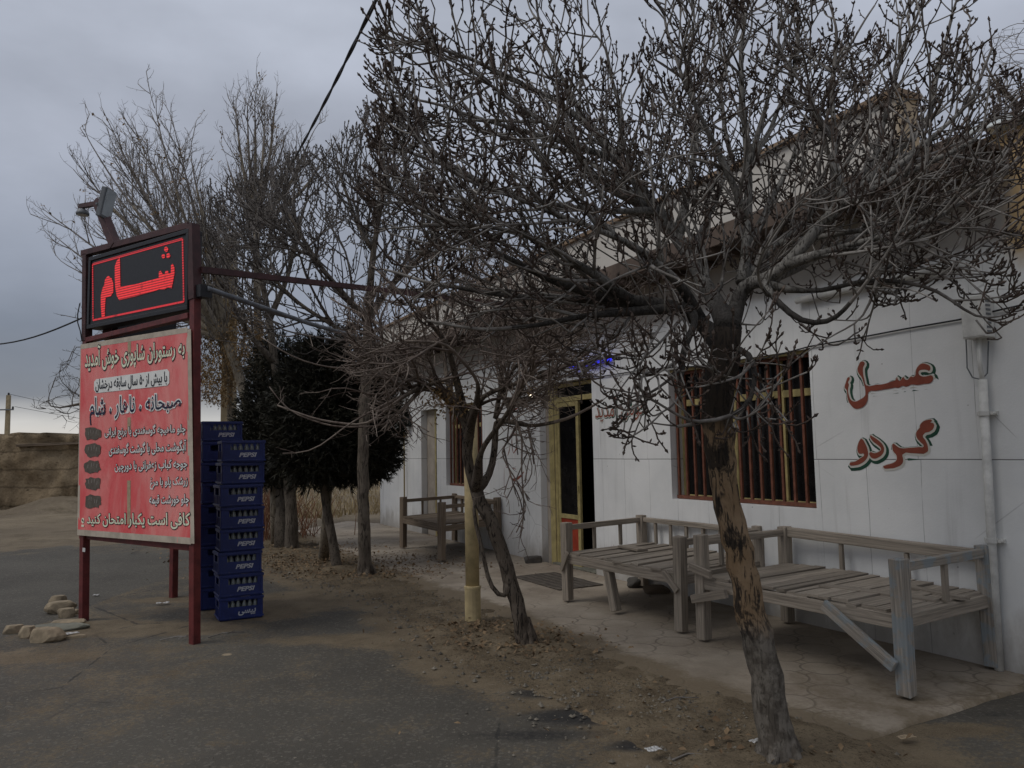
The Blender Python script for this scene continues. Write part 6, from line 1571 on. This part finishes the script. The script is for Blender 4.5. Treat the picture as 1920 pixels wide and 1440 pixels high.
for ph in (0, math.pi):
    pts = []
    for i in range(len(ctrl) - 1):
        n_ = 26
        for k in range(n_):
            t = k / n_; p0 = ctrl[max(i - 1, 0)]; p1, p2 = ctrl[i], ctrl[i + 1]; p3_ = ctrl[min(i + 2, len(ctrl) - 1)]
            p = (p1 * 2 + (p2 - p0) * t + (p0 * 2 - p1 * 5 + p2 * 4 - p3_) * t * t + (p1 * 3 - p0 - p2 * 3 + p3_) * t ** 3) * .5
            a = (i * n_ + k) * .42 + ph; pts.append(p + Vector((math.cos(a) * .009, 0, math.sin(a) * .009)))
    b.tube(pts, .0135, 6)
tag(b.build('power_cable', M['cable'], None, ctrl[1], True), 'thick twisted black power cable slanting across the sky above the trees', 'cable')
b = MB(); c_ = SM @ Vector((.0, 0, S(160, 590)[1])); e_ = at(-60, 648, 9.5); pts = [c_.lerp(e_, k / 12) + Vector((0, 0, -.10 * math.sin(math.pi * k / 12))) for k in range(13)]
b.tube(pts, .009, 5); tag(b.build('sign_cable', M['cable'], None, c_, True), 'thin black cable running out of the picture from the left post of the sign', 'cable')
b = MB(); pts = [SM @ Vector((x_, -.05, z_)) for x_, z_ in (S(159, 570), S(155, 590), S(155, 606), S(160, 622), S(163, 640))]; b.tube(pts, .006, 5); tag(b.build('cable_loop', M['cable'], None, pts[0], True), 'short loop of black cable hanging at the left edge of the lit display', 'cable')

mw = thing('mud_wall', at(60, 945, 25.0) * 1.0, 'low crumbling mud brick wall at the far left edge of the yard', 'wall'); mw.location.z = 0
xa, xb = at(-120, 950, 25).x, at(147, 950, 25).x; o_ = mw.location.copy()
b = MB(); nx_, nz_ = 60, 14; grid = []
def mud_top(x): 
    t = (x - xa) / (xb - xa); return (2.42 + .16 * mnoise.fractal(Vector((x * .6, 0, 3)), .8, 2.0, 4) - .55 * max(0, (t - .93) / .07) ** 2)
for side in (0, 1):
    for j in range(nz_ + 1):
        for i in range(nx_ + 1):
            x = xa + (xb - xa) * i / nx_; zt_ = mud_top(x); z_ = zt_ * j / nz_
            y = 25 + (0 if side == 0 else 4.5) + .30 * mnoise.fractal(Vector((x * .7, z_ * .9, 2)), .8, 2.0, 4) + (0.22 if (side == 0 and z_ > 1.75 and x > xa + 6) else 0)
            b.v.append(Vector((x + (.35 * mnoise.noise(Vector((z_ * 1.4, side * 3., 9))) if i == nx_ else 0), y, z_)))
n1_ = (nx_ + 1) * (nz_ + 1)
for j in range(nz_):
    for i in range(nx_):
        a = j * (nx_ + 1) + i; b.face((a, a + 1, a + nx_ + 2, a + nx_ + 1)); b.face((n1_ + a + 1, n1_ + a, n1_ + a + nx_ + 1, n1_ + a + nx_ + 2))
for i in range(nx_):
    a = nz_ * (nx_ + 1) + i; b.face((a, a + 1, n1_ + a + 1, n1_ + a))
for j in range(nz_):
    a = j * (nx_ + 1) + nx_; b.face((a, n1_ + a, n1_ + a + nx_ + 1, a + nx_ + 1)); a = j * (nx_ + 1); b.face((n1_ + a, a, a + nx_ + 1, n1_ + a + nx_ + 1))
b.build('mud_face', M['mud'], mw, o_, True)
b = MB(); wb = at(105, 838, 25); b.bar(Vector((wb.x - 1.2, 24.93, wb.z + .06)), Vector((wb.x + .9, 24.95, wb.z + .12)), .12, .09, jit=.02); b.build('lintel_beam', M['wood_brown'], mw, o_)
fp = thing('far_pole', Vector((at(12, 850, 60).x, 60, 0)), 'far concrete power pole with a crossarm above the mud wall', 'utility pole'); o_ = fp.location.copy(); tzz = at(11, 741, 60).z
b = MB(); b.bar((0, 0, 0), (0, 0, tzz), .34, .28, up=Vector((0, 1, 0)), taper=.75); b.build('shaft', M['concrete'], fp)
b = MB(); b.bar((-1.0, -.2, tzz - 1.15), (.55, -.2, tzz - 1.15), .1, .1); b.build('crossarm', M['steel'], fp)
b = MB(); b.lathe([(.05, 0), (.09, .05), (.06, .1), (.08, .16), (.03, .2)], 8, (.5, -.2, tzz - 1.1)); b.lathe([(.05, 0), (.09, .05), (.06, .1), (.08, .16), (.03, .2)], 8, (0, 0, tzz)); b.build('insulator', M['black'], fp)
b = MB()
for dz_ in (.1, -.9): pts = [Vector((o_.x + (.0 if dz_ > 0 else .5), 60, tzz + dz_)).lerp(Vector((o_.x + 9, 90, 1.5 + dz_ * .3 + 3)), k / 8) + Vector((0, 0, -.7 * math.sin(math.pi * k / 8))) for k in range(9)]; b.tube(pts, .018, 3)
tag(b.build('far_wires', M['cable'], None, o_), 'thin far wires sagging away from the power pole above the mud wall', 'wire')
# gravel heap by the wall end
b = MB(); hc = G(128, 956); n_ = 16
for j in range(n_ + 1):
    for i in range(n_ + 1):
        x, y = (i / n_ * 2 - 1), (j / n_ * 2 - 1); h = max(0, 1 - x * x - y * y) ** 1.3 * .42 * (1 + .25 * mnoise.noise(Vector((x * 3, y * 3, 1)))); b.v.append(Vector((hc.x + x * 2.0, hc.y + y * 1.8, h - .01)))
for j in range(n_):
    for i in range(n_): a = j * (n_ + 1) + i; b.face((a, a + 1, a + n_ + 2, a + n_ + 1))
tag(b.build('gravel', M['ground'], None, hc, True), kind='stuff')

# ------------------------------------------------------------------ stones and small things
def rock(name, c, sx_, sy_, sz_, m_, label, yaw=0.0, seed=0, cat='stone', group=None, tilt=(0, 0)):
    bm = bmesh.new(); bmesh.ops.create_icosphere(bm, subdivisions=3, radius=1.0)
    cuts = [Vector((math.cos(a + seed), math.sin(a + seed * 2), random.uniform(-.3, .5))).normalized() for a in np.linspace(0, 6.28, 7)]
    for v in bm.verts:
        p = v.co.copy(); n__ = mnoise.noise(p * 1.4 + Vector((seed * 3.1, seed, 0))) * .22 + mnoise.noise(p * 4 + Vector((seed, 0, 2))) * .07
        p = p * (1 + n__)
        for c_q in cuts:
            e = p.dot(c_q) - .72
            if e > 0: p -= c_q * e * .85
        p.z = max(min(p.z, .68), -.6); v.co = Vector((p.x * sx_, p.y * sy_, (p.z + .6) * sz_ * .8))
    me = bpy.data.meshes.new(name); bm.to_mesh(me); bm.free(); me.materials.append(m_)
    o = bpy.data.objects.new(name, me); C.objects.link(o); o.location = c; o.rotation_euler = (tilt[0], tilt[1], yaw)
    return tag(o, label, cat, group)
gs = 'stones around the foot of the sign'
rock('stone', G(88, 1203), .17, .10, .115, M['stone'], 'largest rounded tan stone, in front of the flat slab at the left sign post', .15, 1, group=gs)
rock('stone', G(51, 1196), .07, .08, .10, M['stone'], 'upright tan stone wedged left of the largest stone', .5, 2, group=gs)
rock('stone', G(26, 1188), .10, .06, .075, M['stone'], 'small tan block, leftmost of the stones by the sign', .5, 3, group=gs)
rock('stone', G(110, 1182), .30, .12, .055, M['stone_grey'], 'flat greenish slab lying against the left sign post', .12, 4, group=gs)
rock('stone', G(112, 1150) + Vector((0, 0, .01)), .15, .10, .11, M['stone'], 'tan boulder behind the flat slab, left of the sign post', .3, 5, group=gs)
rock('stone', G(125, 1158) + Vector((0, 0, .0)), .10, .07, .09, M['stone'], 'small angular stone right of the tan boulder behind the slab', .1, 6, group=gs)
rock('stone', G(135, 1197), .12, .05, .03, M['stone'], 'thin flake of stone lying right of the largest stone', .3, 7, group=gs)
rock('stone', G(140, 1152), .05, .04, .05, M['stone'], 'tiny stone behind the left sign post', .3, 8, group=gs)
rock('stone', G(425, 1229), .05, .035, .012, M['stone'], 'flat pale pebble lying on the asphalt in front of the sign', .3, 9)
rock('stone', G(1000, 1058), .16, .12, .11, M['darkstone'], 'dark round stone beside the doorway pillar', .2, 10)
rock('stone', G(955, 1040), .09, .08, .13, M['darkstone'], 'small dark lump against the wall left of the doorway', .2, 11)
rock('stone', G(1195, 1100, ZP), .16, .12, .10, M['darkstone'], 'dark stone lying in shade below the middle daybed', .6, 12)
rock('stone', G(1230, 1112, ZP), .18, .10, .08, M['wood_brown'], 'brown lump of wood lying under the middle daybed', .2, 13, 'wood block')
rock('stone', G(128, 1176) + Vector((0, 0, .03)), .16, .09, .04, M['stone'], 'pale thin slab leaning on top of the greenish flat slab', .35, 14, group=gs)
rock('stone', G(98, 1146) + Vector((0, .1, .0)), .09, .08, .14, M['stone'], 'tall tan stone at the back of the heap by the left post', .9, 15, group=gs)
rock('stone', G(70, 1190), .06, .05, .06, M['stone'], 'small chip between the upright stone and the largest stone', .2, 16, group=gs)
b = MB(); mc = G(1085, 1085, ZP)
for i in range(12):
    for j in range(6):
        f_ = lambda i_, j_: mc + U * (-.55 + i_ * .092) - INW * (.02 + j_ * .10) + Vector((0, 0, .012 + .005 * mnoise.noise(Vector((i_ * .5, j_ * .7, 0)))))
        b.quad(f_(i, j), f_(i, j + 1), f_(i + 1, j + 1), f_(i + 1, j))
mo = b.build('door_mat', M['mat_'], None, mc, True); tag(mo, 'dark thin mat lying on the paving in front of the open doorway', 'mat'); sm = mo.modifiers.new('solid', 'SOLIDIFY'); sm.thickness = .01
def scrap(px, py, w, l_, label, m_='paper', z=.03, yaw=0.3, name='paper_scrap', group='scraps of litter on the ground', cat='litter', bend=.012):
    c = G(px, py, z); b = MB(); n_ = 4
    Pq = [[c + Vector((math.cos(yaw) * (i / n_ - .5) * l_ - math.sin(yaw) * (j / n_ - .5) * w, math.sin(yaw) * (i / n_ - .5) * l_ + math.cos(yaw) * (j / n_ - .5) * w, bend * (1 + mnoise.noise(Vector((i * .8 + px, j * .8, py)))))) for i in range(n_ + 1)] for j in range(n_ + 1)]
    for j in range(n_):
        for i in range(n_): b.quad(Pq[j][i], Pq[j][i + 1], Pq[j + 1][i + 1], Pq[j + 1][i])
    o = b.build(name, M[m_], None, c, True); tag(o, label, cat, group); s_ = o.modifiers.new('solid', 'SOLIDIFY'); s_.thickness = .002
scrap(130, 1190, .07, .15, 'torn white scrap of paper right of the largest stone', yaw=.8)
scrap(826, 1058, .03, .06, 'small white scrap on the paving below the far daybed', z=.035)
scrap(1420, 1400, .05, .07, 'crumpled white scrap left of the big trunk foot', z=.05, bend=.03)
scrap(1492, 1405, .03, .07, 'small white scrap right of the big trunk foot', z=.05)
scrap(1225, 1408, .05, .08, 'pale torn scrap on the soil left of the big trunk', z=.05)
scrap(180, 1117, .05, .06, 'small grey scrap on the asphalt right of the left sign post', z=.012)
scrap(1700, 1385, .04, .10, 'brown leaf scrap on the soil at the end of the paving', 'hole', .03)
scrap(305, 1132, .05, .13, 'pale scrap beside the rear sign post', z=.02)

# leaf litter, pebbles and dry grass: uncountable stuff
def in_bed(n_, poly=bed_poly):
    P_ = np.array(poly); lo, hi = P_.min(0), P_.max(0); outp = []
    while len(outp) < n_:
        q_ = rng.uniform(lo, hi, (n_ * 2, 2)); outp.extend(q_[inside(q_, poly)].tolist())
    return outp[:n_]
b = MB()
def leaf(p, s_):
    a = Vector((random.gauss(0, 1), random.gauss(0, 1), random.gauss(0, .35))).normalized(); c = Vector((0, 0, 1)).cross(a).normalized() + Vector((0, 0, random.gauss(0, .5))); k = Vector((0, 0, random.uniform(.2, .5)))
    b.quad(p, p + (a * .5 + c * .3) * s_ + k * s_ * .3, p + a * s_, p + (a * .5 - c * .3) * s_ + k * s_ * .3)
for (px, py, sx_, sy_, n_) in ((640, 1068, .9, .55, 1500), (575, 1050, .9, .5, 900), (720, 1085, .5, .3, 350), (940, 1205, .35, .2, 420), (1010, 1225, .3, .18, 200), (880, 1185, .25, .12, 120), (520, 1032, 1.0, .5, 600), (1430, 1420, .35, .1, 40), (1250, 1380, .5, .2, 30)):
    c = G(px, py)
    for _ in range(n_): leaf(Vector((c.x + random.gauss(0, sx_), c.y + random.gauss(0, sy_), .05 + random.random() * .03)), random.uniform(.02, .055))
for x, y in in_bed(160): leaf(Vector((x, y, .045)), random.uniform(.012, .04))
tag(b.build('leaf_litter', M['litter']), kind='stuff')
b = MB()
def pebble(p, s_):
    k = len(b.v); q_ = random.uniform(.5, .9)
    for d in ((1, 0, 0), (0, 1, 0), (-1, 0, 0), (0, -1, 0), (0, 0, q_)): b.v.append(p + Vector(d) * s_ * random.uniform(.7, 1.2))
    for f_ in ((0, 1, 4), (1, 2, 4), (2, 3, 4), (3, 0, 4)): b.face([k + i for i in f_])
for x, y in in_bed(4200): pebble(Vector((x + random.gauss(0, .15), y + random.gauss(0, .15), .035)), random.choice((.004, .006, .006, .009, .014)))
for _ in range(1900):
    y = 3.6 + 9 * random.random() ** 2; x = random.uniform(-.62, .25) * y; pebble(Vector((x, y, .006)), random.choice((.0035, .005, .005, .008)) * (1 if random.random() < .97 else 2.2))
for i in range(len(bed_edge) - 1):
    a_, c_ = np.array(bed_edge[i]), np.array(bed_edge[i + 1])
    for _ in range(int(np.hypot(*(c_ - a_)) * 330)):
        p = a_ + (c_ - a_) * rng.random() + rng.normal(0, .22, 2); pebble(Vector((p[0], p[1], .008 + .01 * rng.random())), random.choice((.004, .006, .008, .010, .015, .022)))
tag(b.build('pebbles', M['pebble']), kind='stuff')
b = MB()
for _ in range(9000):
    y = 19.5 + 26 * random.random() ** 1.5; x = random.uniform(-.36, -.12) * y
    if y < 20.2 and x > -4.4: continue
    p = Vector((x, y, -.01)); h = random.uniform(.06, .26) * (1 + .6 * mnoise.noise(Vector((x * .6, y * .4, 0)))); w = random.uniform(.006, .016); d = Vector((random.gauss(0, .35), random.gauss(0, .35), 1)) * h; s_ = Vector((random.gauss(0, 1), random.gauss(0, 1), 0)).normalized() * w
    b.quad(p - s_, p + s_, p + d)
tag(b.build('dry_grass', M['grass']), kind='stuff')
# fallen sticks
b_sticks = [((1240, 1318), .25, .2), ((300, 1200), .35, .05), ((390, 1195), .3, .4), ((655, 1030), .25, .8), ((970, 1215), .3, .3), ((1260, 1425), .22, .1)]
where = ['on the soil strip left of the big trunk', 'on the dusty asphalt in front of the sign', 'at the foot of the right sign post', 'among the leaves under the evergreens', 'in the leaves at the foot of the thorn tree', 'at the lower edge of the soil strip']
for ((px, py), l_, yaw), wh in zip(b_sticks, where):
    b = MB(); c = G(px, py, .02); d = Vector((math.cos(yaw), math.sin(yaw), .05)); b.tube([c, c + d * l_ * .4 + Vector((0, .02, .015)), c + d * l_], [.006, .005, .003], 5); b.tube([c + d * l_ * .45, c + d * l_ * .6 + Vector((.03, .06, .02))], [.004, .002], 4)
    tag(b.build('fallen_twig', M['twig_ash'], None, c, True), 'thin fallen twig lying ' + wh, 'twig', 'fallen twigs on the ground')
